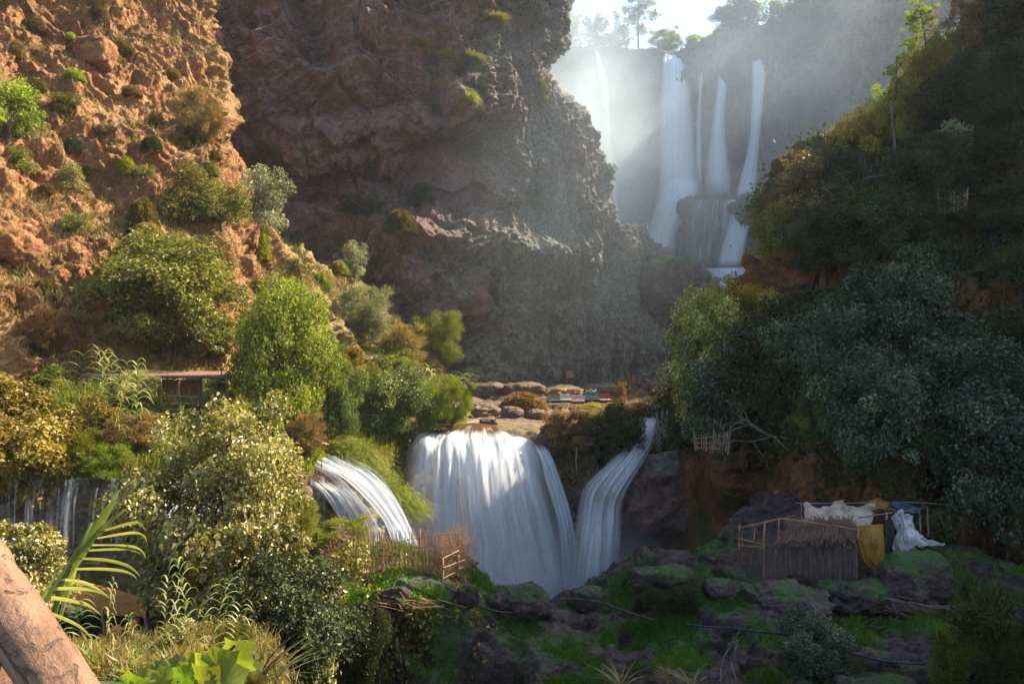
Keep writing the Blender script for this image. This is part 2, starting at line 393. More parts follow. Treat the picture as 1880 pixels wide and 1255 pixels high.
# --- right slope
def RC(px, *rows): return [(px if len(r) == 2 else r[2], r[0], r[1]) for r in rows]
cR = [
 RC(1120,(1120,50),(960,52),(880,53),(835,56),(812,60),(800,66),(790,72),(780,74),(770,80),(765,85)),
 RC(1225,(1120,50),(930,52),(860,53),(822,54),(805,57),(790,62),(770,66),(760,72),(750,78),(745,84)),
 RC(1330,(1120,40),(980,43),(880,38),(790,39),(700,42),(620,48,1335),(580,54,1345),(560,60,1345),(640,72),(700,84)),
 RC(1410,(1110,34),(960,35),(880,36),(780,37),(680,40),(580,44,1425),(490,47,1445),(440,52,1445),(440,64,1440),(560,86)),
 RC(1500,(1100,30),(940,32),(870,34),(780,35),(680,39),(580,43),(470,46),(370,52,1490),(350,62,1480),(460,86)),
 RC(1620,(1090,29),(930,30),(860,33),(760,34),(660,38),(540,42),(420,46),(290,53),(250,62,1600),(380,86)),
 RC(1750,(1060,28),(920,29),(840,31),(740,33),(640,37),(500,41),(350,46),(200,54),(110,62,1710),(300,88)),
 RC(1900,(1040,26),(900,28),(820,29),(700,32),(580,36),(430,41),(250,46),(70,54),(0,62,1850),(150,88)),
 RC(2200,(1000,22),(850,24),(760,25),(620,28),(480,31),(280,36),(60,42),(-220,50),(-330,60,2120),(-100,86)),
 RC(2800,(960,14),(800,15),(650,17),(480,20),(300,23),(60,27),(-220,33),(-600,41),(-800,52,2600),(-400,80)),
 RC(4300,(940,8),(700,9),(450,10),(200,12),(-100,14),(-500,17),(-1000,21),(-1600,26),(-2000,32,4000),(-1500,60)),
]
cR = np.array(cR, float).transpose(1, 0, 2).tolist()
def d_right(P, px, py):
    a = rocky(P+131, 1.1, 0.75, 0.7)+ridged(P/4.5+7, 3)*0.6*sm(790, 860, py)
    dome = (1-sm(1300, 1380, px))*sm(790, 830, py)
    s = fbm(P/5, 3)*0.3+ridged(P/1.1, 3)*0.10
    return a*(1-dome)+s*dome+fbm(P/0.6, 3)*0.08
def ms_right(P, n, px, py):
    org = np.exp(-((px-1500)/130)**2-((py-500)/48)**2)
    g = 0.62+fbm(P/4+9, 3)*0.5-1.3*org-0.45*sm(800, 850, py)-0.2*sm(1780, 1880, px)*sm(300, 400, py)
    return np.clip(g, 0, 1)
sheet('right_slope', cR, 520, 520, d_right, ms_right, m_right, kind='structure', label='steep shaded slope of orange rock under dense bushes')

# --- terraces and the wall under them
tc = [-500,-100,120,300,450,520,600,700,755,860,965,1010,1060,1130,1200,1400]
tr = [
 [(715,38),(705,43),(700,45),(695,49),(700,54),(705,62),(708,72),(712,85),(712,95),(712,110),(712,114),(712,114),(712,114),(712,114),(712,114),(712,114)],
 [(735,36.5),(730,40),(727,42),(725,45),(730,50),(735,57),(739,65),(743,72),(735,80),(718,97),(722,98),(722,98),(722,98),(718,104),(714,106),(714,106)],
 [(760,35),(755,38),(755,39),(755,42),(763,46),(768,52),(775,57),(778,61),(768,66),(742,78),(740,80),(742,80),(742,80),(735,84),(728,88),(728,88)],
 [(800,34),(800,36),(800,37),(795,39),(785,44),(790,48),(795,51),(795,56),(782,60),(770,64),(768,64),(776,62),(780,62),(765,66),(760,68),(760,68)],
 [(840,33),(845,34),(845,35),(840,36.5),(812,42),(815,43.5),(815,46),(812,52),(800,55.5),(784,57.5),(784,57.5),(800,57),(815,56),(800,57),(790,60),(790,60)],
 [(872,32),(872,33),(872,34),(872,35),(850,39),(852,40),(846,43),(850,50),(815,54),(800,55),(806,54.6),(830,54.5),(850,54),(850,54),(830,56),(830,56)],
 [(905,31.8),(905,32.8),(905,33.6),(905,34.5),(905,37),(905,38),(900,41),(920,49),(880,53),(870,53),(880,52.8),(900,53),(900,52.5),(900,51.5),(880,54),(880,54)],
 [(950,31.6),(950,32.5),(950,33.2),(950,34),(960,35.8),(970,36.4),(975,38.5),(980,48),(960,52),(960,51.8),(960,51.5),(960,51.5),(960,51.5),(960,51.5),(960,52),(960,52)],
 [(1010,31.2),(1010,32),(1010,32.8),(1010,33.6),(1030,35),(1040,35.6),(1040,37.5),(1040,47),(1040,51),(1040,51),(1040,51),(1040,51),(1040,51),(1040,51),(1040,51),(1040,51)],
 [(1260,30),(1260,30.6),(1260,31.2),(1260,32),(1260,33),(1260,34),(1260,35.5),(1130,46),(1130,50),(1130,50),(1130,50),(1130,50),(1130,50),(1130,50),(1130,50),(1130,50)],
]
tr = [[(tc[i], a, b) for i, (a, b) in enumerate(r)] for r in tr]
def d_terr(P, px, py):
    a = rocky(P+231, 0.42, 0.5, 0.5)
    flat = 1-sm(800, 860, py)
    lp = fbm(P/3, 3)*0.25
    far = sm(60, 75, P[:, 1])
    steps = ridged(P*np.array([1/6, 1/3, 1/0.6]), 3)*0.35
    s = a*(1-flat)+lp*flat+far*(steps+0.25*rocky(P+3, 1.0, 0.9, 0.3))*sm(840, 900, px)
    fall = sm(720, 760, px)*(1-sm(1000, 1060, px))*(1-sm(62, 66, P[:, 1]))
    return s*(1-0.85*fall)
def ms_terr(P, n, px, py):
    g = 0.25+fbm(P/4+9, 3)*0.4+0.5*(1-sm(500, 700, px))*(1-sm(840, 880, py))
    g = g-0.35*sm(850, 900, px)*sm(60, 70, P[:, 1])
    return np.clip(g, 0, 1)
sheet('terrace', tr, 520, 700, d_terr, ms_terr, m_terr, kind='structure', label='rock terraces the lower waterfalls spill over')

# --- near ground
def Hfg(x, y):
    px = 940+x/np.maximum(y, .1)*FP
    z = -8.55+0*x
    z = z+0.9*np.exp(-((x-14.5)/3.2)**2-((y-24)/3.5)**2)+0.5*sm(26, 30, y)*sm(6, 9, x)
    z = z+0.35*np.exp(-((x-9.5)/3.2)**2-((y-24)/2.5)**2)
    z = z+0.5*np.exp(-((x-5.2)/1.4)**2-((y-24.8)/1.6)**2)-0.35*np.exp(-((x-1.5)/1.6)**2-((y-22)/3)**2)
    plat = sm(-8.5, -6.8, x)*(1-sm(-1.9, -0.4, x))*sm(18.6, 19.7, y)
    z = z+1.15*plat
    gul = sm(-7.2, -5.5, x)*(1-sm(-0.8, 0.8, x))*(1-sm(18.2, 19.4, y))
    z = z-2.6*gul
    left = 1-sm(-9.5, -7.5, x)
    z = z+left*0.25
    edge = np.interp(px, [-400, 200, 420, 560, 640, 860, 950, 1050, 1120, 1200, 1330, 1420], [21.5, 21.5, 21.5, 23.5, 24.5, 23.6, 22.6, 23.4, 24.6, 26.5, 29, 40])
    z = z-11*sm(0, 2.6, y-edge)
    lf = 1-sm(480, 640, px); near = (1-sm(2.0, 14, y))*(1-lf)+(1-sm(13.0, 17.5, y))*lf
    z = z*(1-near)+(-1.75-(0.45-0.07*lf)*np.maximum(y-2, 0))*near
    return z
npx = np.linspace(-900, 3000, 760); nY = np.concatenate([np.linspace(0.6, 14, 50), np.linspace(14.1, 40, 520)])
XX = (npx[None, :]-940)/FP*nY[:, None]; YY = np.repeat(nY[:, None], len(npx), 1)
PP = np.stack([XX, YY, Hfg(XX, YY)], -1).reshape(-1, 3)
rk = rocky(PP+311, 0.36, 0.45, 0.3)+fbm(PP/0.35, 3)*0.04
PP[:, 2] += rk*sm(6, 14, PP[:, 1])
PP[:, 1] -= rk*0.6*sm(12, 16, PP[:, 1])
GG = PP.reshape(len(nY), len(npx), 3)
nf = np.cross(np.gradient(GG, axis=1), np.gradient(GG, axis=0)).reshape(-1, 3); nf /= np.linalg.norm(nf, axis=1)[:, None]+1e-9
fpx = 940+PP[:, 0]/PP[:, 1]*FP; fpy = 627.5-PP[:, 2]/PP[:, 1]*FP
msf = np.clip(0.35+fbm(PP/1.6+5, 3)*0.65+0.25*sm(0.55, 0.9, np.abs(nf[:, 2]))-0.55*np.exp(-((PP[:, 0]-12.5)/3.0)**2)*sm(21.5, 23, PP[:, 1])-0.3*sm(0.2, 0.5, rk), 0, 1)
me = mesh_np('ground', PP, grid_faces(len(nY), len(npx)), True, {'moss': ('POINT', msf)})
link('ground', me, m_fg, kind='structure', label='dark mossy rocky ground below the railing')
SHEETS['ground'] = (PP, nf, fpx, fpy)

# ================================================================ WATER
def water_mat(name, base, fx=60.0, fy=0.7, dens=0.0, edge=6.0, brown=None, cut=0.5, soft=0.35):
    m, nt = mat(name)
    uv = N(nt, 'ShaderNodeUVMap'); uv.uv_map = 'UVMap'
    sp = N(nt, 'ShaderNodeSeparateXYZ'); nt.links.new(uv.outputs[0], sp.inputs[0]); u, v = sp.outputs[0], sp.outputs[1]
    mp = N(nt, 'ShaderNodeMapping'); mp.inputs['Scale'].default_value = (fx, fy, 1); nt.links.new(uv.outputs[0], mp.inputs[0])
    s1 = noise(nt, mp.outputs[0], 1.0, 5, 0.65, 0.0)
    mp2 = N(nt, 'ShaderNodeMapping'); mp2.inputs['Scale'].default_value = (fx*0.22, fy*1.4, 1); nt.links.new(uv.outputs[0], mp2.inputs[0])
    s2 = noise(nt, mp2.outputs[0], 1.0, 4, 0.6, 0.0)
    st = math_(nt, 'ADD', math_(nt, 'MULTIPLY', s1, 0.5), math_(nt, 'MULTIPLY', s2, 0.6))     # ~0.55 mean
    al = math_(nt, 'MULTIPLY', math_(nt, 'SUBTRACT', st, cut-dens), 1.0/soft, clamp=True)
    eu = math_(nt, 'MULTIPLY', math_(nt, 'MULTIPLY', u, math_(nt, 'SUBTRACT', 1.0, u)), edge, clamp=True)
    ev = math_(nt, 'MULTIPLY', math_(nt, 'SUBTRACT', 1.0, v), 8.0, clamp=True)
    if not brown: ev = math_(nt, 'MULTIPLY', ev, math_(nt, 'MULTIPLY_ADD', v, 14.0, 0.1, clamp=True))
    al = math_(nt, 'MULTIPLY', math_(nt, 'MULTIPLY', al, eu), ev)
    col = ramp(nt, [(0.36, tuple(c*0.86 for c in base)), (0.62, base)], st)
    if brown:
        bf = math_(nt, 'MULTIPLY', math_(nt, 'SUBTRACT', math_(nt, 'MULTIPLY_ADD', s1, 0.10, brown[1]-0.05), v), 12.0, clamp=True)
        col = mixc(nt, bf, col, brown[0])
    d = N(nt, 'ShaderNodeBsdfDiffuse'); t = N(nt, 'ShaderNodeBsdfTranslucent'); nt.links.new(col, d.inputs[0]); nt.links.new(col, t.inputs[0])
    g = N(nt, 'ShaderNodeBsdfGlossy', i_Roughness=0.35)
    m1 = N(nt, 'ShaderNodeMixShader', i_0=0.40); nt.links.new(d.outputs[0], m1.inputs[1]); nt.links.new(t.outputs[0], m1.inputs[2])
    m2 = N(nt, 'ShaderNodeMixShader', i_0=0.10); nt.links.new(m1.outputs[0], m2.inputs[1]); nt.links.new(g.outputs[0], m2.inputs[2])
    tr_ = N(nt, 'ShaderNodeBsdfTransparent')
    m3 = N(nt, 'ShaderNodeMixShader'); nt.links.new(al, m3.inputs[0]); nt.links.new(tr_.outputs[0], m3.inputs[1]); nt.links.new(m2.outputs[0], m3.inputs[2])
    finish(nt, m3.outputs[0]); return m
mw_thick = water_mat('thick_white_water', (0.92, 0.93, 0.94), 26, 1.5, 0.28, 8, ((0.13, 0.058, 0.016), 0.19), soft=0.3)
mw_thin = water_mat('thin_white_water', (0.88, 0.90, 0.92), 30, 1.1, 0.05, 6, soft=0.5)
mw_up = water_mat('high_fall_water', (0.86, 0.93, 1.0), 11, 1.0, 0.40, 3.6, soft=0.4)
mw_upthin = water_mat('high_fall_veil', (0.80, 0.86, 0.95), 34, 0.5, -0.06, 5, soft=0.5)
mw_foam = water_mat('rushing_foam', (0.92, 0.93, 0.94), 12, 2.0, 0.34, 5, soft=0.4)
mw_brn = water_mat('silty_rushing_water', (0.86, 0.86, 0.84), 30, 1.1, 0.16, 10, ((0.20, 0.09, 0.035), 0.30))

def curtain(name, rows, m, nu=90, nv=90, bulge=0.6, amp=0.15, fu=30, parent=None, seed=0, lift=0.0, arch=0.0):
    """rows of (left pixel point, right pixel point) down the flow"""
    C = np.array([[W(*a), W(*b)] for a, b in rows]); C = spline(C, nv, 0)
    u = np.linspace(0, 1, nu)[None, :, None]
    P = C[:, :1]*(1-u)+C[:, 1:]*u
    uu = np.repeat(np.linspace(0, 1, nu)[None], nv, 0); vv = np.repeat(np.linspace(0, 1, nv)[:, None], nu, 1)
    nrm = np.cross(np.gradient(P, axis=1), np.gradient(P, axis=0)); nrm /= np.linalg.norm(nrm, axis=2)[..., None]+1e-9
    nrm = np.where(nrm[..., 1:2] > 0, -nrm, nrm)
    q = np.stack([uu*fu, vv*1.3+seed, uu*0+seed*3.1], -1).reshape(-1, 3)
    top_ = np.clip(vv*4, 0, 1); top_ = top_*top_*(3-2*top_)
    d = (fbm(q, 3)*amp).reshape(nv, nu)*top_+lift*top_
    P = P+nrm*d[..., None]; P[..., 1] -= bulge*np.sin(pi*uu)**0.7*top_; P[..., 2] += arch*np.sin(pi*uu)*(1-vv)**3
    me = mesh_np(name, P.reshape(-1, 3), grid_faces(nv, nu), True)
    uvl = me.uv_layers.new(name='UVMap'); li = np.empty(len(me.loops), np.int32); me.loops.foreach_get('vertex_index', li)
    uvs = np.stack([uu.ravel()[li], vv.ravel()[li]], 1); uvl.data.foreach_set('uv', uvs.ravel().astype(np.float32))
    return link(name, me, m, parent)
def fall(label, loc_px, parts, cat='waterfall', group=None, name='waterfall'):
    root = empty(name, (0, 0, 0), label, cat, group)
    for i, p in enumerate(parts):
        nm, rows, m, kw = p
        o = curtain(nm, rows, m, parent=root, seed=i*3.7+loc_px, **kw)
    return root
def rw(*r): return [((a, y, Y), (b, y2, Y2)) for a, y, Y, b, y2, Y2 in r]

# high falls
yb = 158
A = rw((1219,96,167,1256,97,167),(1215,120,164,1262,122,164),(1210,190,161,1272,190,161),(1209,270,160,1277,270,160),(1207,352,159,1285,350,159),(1200,385,157.8,1276,384,157.8))
A2 = rw((1214,328,159,1286,330,158.5),(1210,352,158,1284,354,157.6),(1196,390,156,1262,392,156),(1182,430,155,1244,432,155),(1176,470,154,1240,470,154))
fall('broad central plume of the high falls spreading into a lower skirt', 1, [
  ('water_curtain', A, mw_up, dict(bulge=0.5, amp=0.25)), ('water_curtain', A, mw_up, dict(bulge=0.2, amp=0.25)), ('water_skirt', A2, mw_up, dict(bulge=0.5, amp=0.25)), ('water_skirt', A2, mw_upthin, dict(bulge=0.2))], group='upper waterfalls')
B = rw((1298,86,165,1306,86,165),(1286,120,162,1294,120,162),(1281,180,160,1288,180,160),(1277,250,159,1287,250,159),(1280,350,158,1290,350,158))
fall('thin curved thread of water just right of the broad high fall', 2, [('water_curtain', B, mw_up, dict(bulge=0.4, amp=0.2))], group='upper waterfalls')
Cc = rw((1331,80,164,1350,80,164),(1319,120,161,1341,120,161),(1312,180,159,1334,180,159),(1304,240,158,1332,240,158),(1295,300,157,1340,300,157),(1290,366,156,1350,366,156))
fall('slender high fall between the broad plume and the rightmost fall', 3, [('water_curtain', Cc, mw_up, dict(bulge=0.3, amp=0.2)), ('water_curtain', Cc, mw_upthin, dict(bulge=0.2))], group='upper waterfalls')
D = rw((1383,64,162,1411,66,162),(1379,120,158,1409,120,158),(1378,200,156,1401,200,156),(1372,270,155,1394,270,155),(1356,330,154,1390,330,154),(1344,368,153,1386,366,153))
fall('tall bright high fall farthest right, below the cliff top onlookers', 4, [('water_curtain', D, mw_up, dict(bulge=0.4, amp=0.25)), ('water_curtain', D, mw_up, dict(bulge=0.1, amp=0.2))], group='upper waterfalls')
E = rw((1091,92,160,1099,92,160),(1101,150,150,1113,150,150),(1108,230,146,1122,230,146),(1114,310,144,1130,310,144),(1122,380,142,1136,380,142),(1130,436,141,1142,436,141))
fall('faint lone thread of water falling through bright mist', 5, [('water_curtain', E, mw_up, dict(bulge=0.3, amp=0.3))], group='upper waterfalls')
F_ = rw((1262,366,150.5,1352,366,149.5),(1258,390,149.5,1350,392,149),(1256,430,149,1346,430,148.5),(1252,486,148,1340,486,148))
G_ = rw((1330,366,149.5,1388,366,149),(1334,400,148.5,1384,400,148.2),(1326,440,148,1372,440,147.5),(1312,492,147,1362,490,147))
H_ = rw((1204,348,157.5,1386,356,154),(1212,352,156,1390,360,152.5),(1240,360,153.5,1390,366,151),(1262,372,150.5,1388,374,149.2))
fall('wide second tier dropping from the mossy ledge under the high falls', 6, [('water_veil', F_, mw_thin, dict(bulge=0.4, amp=0.4)), ('water_veil', F_, mw_upthin, dict(bulge=0.1, amp=0.4)), ('water_curtain', G_, mw_up, dict(bulge=0.4, amp=0.25)), ('water_curtain', G_, mw_up, dict(bulge=0.1, amp=0.25)), ('ledge_foam', H_, mw_upthin, dict(bulge=0.4, nv=20))], group='upper waterfalls')
I_ = rw((1290,492,143,1380,490,143),(1294,500,142,1380,502,142),(1300,520,141,1382,522,141),(1302,545,140.5,1384,545,140.5))
fall('short bottom step of the high falls above the yellow lit bush', 7, [('water_curtain', I_, mw_up, dict(bulge=0.6, amp=0.4)), ('water_curtain', I_, mw_thin, dict(bulge=0.2))], group='upper waterfalls')

# main lower fall
M1 = rw((800,788,58,940,788,58),(775,796,56,960,796,56),(752,808,54.8,985,806,54.6),(744,830,53.6,1000,832,53.4),(737,880,52.6,1013,880,52.4),(731,940,51.8,1030,940,51.6),(728,1010,51,1050,1010,51),(728,1060,50.6,1058,1060,50.4),(728,1112,50.2,1062,1112,50))
fall('big dome shaped waterfall pouring over a brown lip into the dark pool', 8, [
  ('water_curtain', M1, mw_thick, dict(arch=0.55, bulge=2.6, amp=0.5, nu=220, nv=140, fu=7)), ('water_curtain', M1, mw_thin, dict(arch=0.5, bulge=3.1, amp=0.5, nu=160, fu=14)),
  ('side_stream', rw((950,797,55,985,800,55),(985,830,53,1010,832,53.4),(1000,880,51.6,1030,884,52),(1022,960,50.2,1052,962,50.4),(1030,1040,49.6,1062,1040,49.8),(1034,1110,49.4,1066,1110,49.6)), mw_thick, dict(bulge=0.6, amp=0.3))], group='lower waterfalls')
M2 = rw((1172,764,57.5,1212,766,57.5),(1165,790,55.5,1205,792,55.5),(1146,812,53.5,1200,815,53.5),(1122,840,51.2,1188,842,51.2),(1094,868,49.6,1170,872,49.6),(1072,892,49,1152,902,48.8),(1062,920,48.8,1142,930,48.8),(1054,980,47.8,1140,990,47.8),(1048,1040,47.4,1136,1045,47.4),(1042,1110,47,1132,1110,47))
fall('narrow waterfall sliding down left of the brown boulder into the pool', 9, [
  ('water_curtain', M2, mw_foam, dict(bulge=0.35, amp=0.4, fu=7, nu=110, nv=140)), ('water_curtain', M2, mw_thin, dict(bulge=0.6, amp=0.5, fu=9))], group='lower waterfalls')
M3 = rw((500,810,45,560,808,46),(530,835,43.5,610,838,45),(562,862,42,650,858,43.6),(612,885,40.6,690,885,42),(650,915,39.4,715,912,40.5),(684,950,38.4,738,948,39.3),(706,985,37.6,756,985,38.4),(718,1030,37,775,1030,37.6),(722,1110,36.5,780,1110,37))
M3w = [((a[0]-26, a[1]+6, a[2]), (b[0]+6, b[1], b[2])) for a, b in M3]
M3b = rw((540,850,41.5,600,868,41.8),(565,880,40.4,625,885,40.8),(590,905,39.4,660,910,39.6),(620,950,38.4,690,955,38.5),(640,1000,37.5,700,1005,37.5))
M3c = rw((558,868,41,600,874,41),(566,882,40.2,604,886,40.2),(568,905,39.8,602,908,39.8),(568,935,39.6,602,938,39.6))
fall('glaring white cascade curving down behind the stick fence', 10, [
  ('water_curtain', M3, mw_foam, dict(bulge=0.2, amp=0.3, fu=8, nu=120, nv=140, lift=0.5)), ('water_curtain', M3w, mw_thin, dict(bulge=0.2, amp=0.3, fu=10, lift=0.7)), ('side_stream', M3b, mw_brn, dict(bulge=0.4, amp=0.3)), ('side_stream', M3c, mw_thin, dict(bulge=0.15, amp=0.1))], group='lower waterfalls')
M4 = rw((-60,874,32.8,250,874,34),(-60,890,32.4,250,890,33.7),(-60,930,32,240,930,33.2),(-60,1015,31.6,235,1015,32.6))
fall('row of thin water threads falling behind the left bushes', 11, [('water_curtain', M4, water_mat('dripping_threads', (0.85, 0.87, 0.92), 60, 0.5, -0.04, 12, soft=0.4), dict(bulge=0.3, amp=0.2, nu=140))], group='lower waterfalls')
M5 = rw((235,884,33.6,520,880,36.5),(238,900,33.2,520,900,36),(240,930,32.8,520,932,35.4),(240,950,32.6,520,955,35.2))
fall('white sheet of water seen through the big pale leaved bush', 12, [('water_curtain', M5, mw_foam, dict(bulge=0.3, amp=0.2))], group='lower waterfalls')

def water_surface(name, ctrl, m, nv=40, nu=60, **k):
    C = np.array([[W(*p) for p in row] for row in ctrl]); P = spline(spline(C, nv, 0), nu, 1).reshape(-1, 3)
    me = mesh_np(name, P, grid_faces(nv, nu), True); return link(name, me, m, **k)
def pool_mat(name, c1, c2, rough=0.12, sc=1.5):
    m, nt = mat(name); v = coords(nt, (1, 2.2, 1)); n = noise(nt, v, sc, 5, 0.6, 0.6)
    c = ramp(nt, [(0.4, c1), (0.62, c2)], n); p = N(nt, 'ShaderNodeBsdfPrincipled', i_Roughness=rough)
    b = N(nt, 'ShaderNodeBump', i_Strength=0.25, i_Distance=0.05); nt.links.new(noise(nt, v, 4, 4), b.inputs['Height'])
    nt.links.new(c, p.inputs['Base Color']); nt.links.new(b.outputs[0], p.inputs['Normal']); finish(nt, p.outputs[0]); return m
mp_pool = pool_mat('churned_pool_water', (0.10, 0.12, 0.12), (0.45, 0.48, 0.50), 0.3)
mp_brown = pool_mat('silty_stream_water', (0.16, 0.09, 0.04), (0.50, 0.40, 0.28), 0.25, 0.8)
V = [(-16, 36, -18.7), (30, 36, -18.7), (30, 56, -18.7), (-16, 56, -18.7)]
me = bpy.data.meshes.new('pool_water'); me.from_pydata(V, [], [(0, 1, 2, 3)]); link('pool_water', me, mp_pool, kind='structure', label='churning pool at the foot of the lower falls')
water_surface('stream_water', [[(880,765,66),(935,764,67),(990,762,68)],[(860,773,62),(905,773,62.5),(960,772,63)],[(800,784,57.6),(860,782,58.6),(965,784,57.8)],[(768,791,56,),(860,789,56.6),(970,792,56)],[(770,799,55.2),(862,796,55.4),(962,799,55.2)]], mp_brown, kind='structure', label='silty brown stream running to the lip of the big fall')
water_surface('stream_water', [[(960,752,72),(1050,752,73),(1100,752,73)],[(930,757,70),(1000,757,70),(1080,757,70)],[(905,764,66.5),(960,764,67),(1040,764,67)]], mp_brown, kind='structure', label='narrow bright strand of stream on the rock terrace')
water_surface('stream_water', [[(380,783,46.5),(500,785,46.5),(570,788,47)],[(440,794,44),(500,797,44),(580,802,44.4)],[(500,803,42.8),(540,806,42.9),(606,816,43.4)]], mp_brown, kind='structure', label='brown channel feeding the white cascade on the left')
# ================================================================ PLANTS
rng = np.random.RandomState(11); random.seed(5)
L_olive = leaf_mat('olive_leaves', [(0.0, (0.045, 0.05, 0.010)), (0.5, (0.15, 0.14, 0.025)), (1.0, (0.34, 0.28, 0.07))], 0.3, 0.04)
L_bright = leaf_mat('bright_leaves', [(0.0, (0.07, 0.10, 0.008)), (0.5, (0.20, 0.25, 0.018)), (1.0, (0.42, 0.42, 0.04))], 0.42, 0.05)
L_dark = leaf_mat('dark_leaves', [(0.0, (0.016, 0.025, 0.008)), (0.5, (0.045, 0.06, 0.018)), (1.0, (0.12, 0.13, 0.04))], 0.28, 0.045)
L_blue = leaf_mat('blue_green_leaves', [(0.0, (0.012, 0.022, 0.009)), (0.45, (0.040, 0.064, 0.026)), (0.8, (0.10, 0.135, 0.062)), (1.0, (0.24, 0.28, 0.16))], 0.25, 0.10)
L_yellow = leaf_mat('yellow_and_sunlit_leaves', [(0.0, (0.12, 0.09, 0.012)), (0.5, (0.30, 0.23, 0.03)), (1.0, (0.50, 0.42, 0.07))], 0.4, 0.05)  # yellow foliage; on the right ridge it stands in for sunlight on crowns
L_silver = leaf_mat('silver_leaves', [(0.0, (0.13, 0.14, 0.07)), (0.5, (0.26, 0.27, 0.14)), (1.0, (0.42, 0.41, 0.25))], 0.3, 0.08)
L_dry = leaf_mat('dry_leaves', [(0.0, (0.11, 0.065, 0.03)), (0.5, (0.25, 0.16, 0.065)), (1.0, (0.40, 0.28, 0.13))], 0.35, 0.03)
L_pale = leaf_mat('pale_broad_leaves', [(0.0, (0.055, 0.055, 0.008)), (0.35, (0.17, 0.16, 0.022)), (0.8, (0.40, 0.35, 0.085)), (1.0, (0.66, 0.58, 0.24))], 0.32, 0.12, 0.4)
L_feather = leaf_mat('feathery_leaves', [(0.0, (0.08, 0.10, 0.012)), (0.5, (0.19, 0.22, 0.025)), (1.0, (0.34, 0.33, 0.06))], 0.4, 0.02)
L_lime = leaf_mat('lime_tufts', [(0.0, (0.13, 0.15, 0.015)), (0.5, (0.28, 0.30, 0.03)), (1.0, (0.46, 0.45, 0.07))], 0.4, 0.02)
L_cane = leaf_mat('cane_leaves', [(0.0, (0.09, 0.12, 0.02)), (0.5, (0.21, 0.24, 0.045)), (1.0, (0.42, 0.41, 0.13))], 0.38, 0.08)
L_straw = leaf_mat('straw_blades', [(0.0, (0.16, 0.11, 0.045)), (0.5, (0.32, 0.24, 0.09)), (1.0, (0.50, 0.42, 0.2))], 0.3, 0.03)
L_grass = leaf_mat('green_blades', [(0.0, (0.03, 0.10, 0.012)), (0.5, (0.075, 0.19, 0.02)), (1.0, (0.19, 0.32, 0.05))], 0.4, 0.04)
L_ivy = leaf_mat('golden_ivy_leaves', [(0.0, (0.05, 0.055, 0.012)), (0.45, (0.16, 0.13, 0.02)), (1.0, (0.52, 0.38, 0.03))], 0.35, 0.06)
m_bark = plain_mat('bark', (0.05, 0.032, 0.022), (0.17, 0.115, 0.08), 8, (1, 1, 0.3), 0.9, 0.6)
m_stick = plain_mat('dry_sticks', (0.17, 0.085, 0.04), (0.48, 0.27, 0.13), 9, (1, 1, 0.3), 0.85, 0.5)
m_reed = plain_mat('weathered_reed', (0.085, 0.058, 0.05), (0.24, 0.165, 0.14), 12, (1, 1, 0.15), 0.85, 0.5)

def blades_from(centers, axis, nrm, ln, wd, fold=0.25):
    """folded rhombic leaves: 4 vertices, 2 triangles each"""
    side = np.cross(axis, nrm); side /= np.linalg.norm(side, axis=1)[:, None]+1e-9
    n2 = np.cross(side, axis)
    ln = ln[:, None]; wd = wd[:, None]
    a = centers-axis*ln*0.5; c = centers+axis*ln*0.5-n2*ln*0.12
    b = centers+side*wd*0.5+n2*wd*fold-axis*ln*0.05; d = centers-side*wd*0.5+n2*wd*fold-axis*ln*0.05
    Vv = np.stack([a, b, c, d], 1).reshape(-1, 3); i = np.arange(len(centers))*4
    F = np.stack([np.stack([i, i+1, i+2], 1), np.stack([i, i+2, i+3], 1)], 1).reshape(-1, 3)
    return Vv, F
def unit(v): return v/(np.linalg.norm(v, axis=-1)[..., None]+1e-9)
def crown_np(cent, rad, n, ln, wd, droop=0.2, upn=0.5, seed=0, shell=0.55, feather=False, vspread=0.5):
    r = np.random.RandomState(seed)
    p = rad**2; idx = r.choice(len(cent), n, p=p/p.sum())
    d = unit(r.normal(size=(n, 3))); rr = shell+(1-shell)*r.rand(n)**0.7; rr = rr*(1+0.25*r.normal(size=n)*0.5)
    C = cent[idx]+d*(rr*rad[idx])[:, None]*np.array([1, 1, 0.8])
    out = unit(C-np.array([0, 0, 0.45]))
    if feather:
        ax = unit(d*0.8+out*0.6+np.array([0, 0, 0.25])+r.normal(size=(n, 3))*0.25); nr = unit(r.normal(size=(n, 3)))
    else:
        nr = unit(np.array([0, 0, upn])+out*0.4+r.normal(size=(n, 3))*0.55)
        ax = unit(np.cross(nr, r.normal(size=(n, 3)))+out*0.5-np.array([0, 0, droop]))
    s = 0.6+0.8*r.rand(n)
    Vv, F = blades_from(C, ax, nr, ln*s, wd*s)
    cv = r.rand(len(cent))
    v = np.clip(0.5+(r.rand(n)-0.5)*vspread*1.3+(cv[idx]-0.5)*0.5, 0, 1)
    return Vv, F, np.repeat(v, 2)
def lobes(n, r, seed, zc=0.58, a=0.40, b=0.40, c=0.40, inner=0.35, rmin=0.07, rmax=0.15, flat=-1):
    rr = np.random.RandomState(seed); out = []
    d = unit(rr.normal(size=(n*3, 3)))
    bump = 1+0.36*perlin(d*1.6+seed*3.3)+0.12*perlin(d*4+seed)
    k = (inner+(1-inner)*rr.rand(n*3)**0.5)*bump
    C = d*k[:, None]*np.array([a, b, c])+np.array([0, 0, zc])
    o_ = rr.rand(len(C)) < 0.10; C[o_] = (C[o_]-np.array([0, 0, zc]))*1.22+np.array([0, 0, zc]); C = C[C[:, 2] > 0.03][:n]
    return C, rmin+(rmax-rmin)*rr.rand(len(C))
PROTO = {}
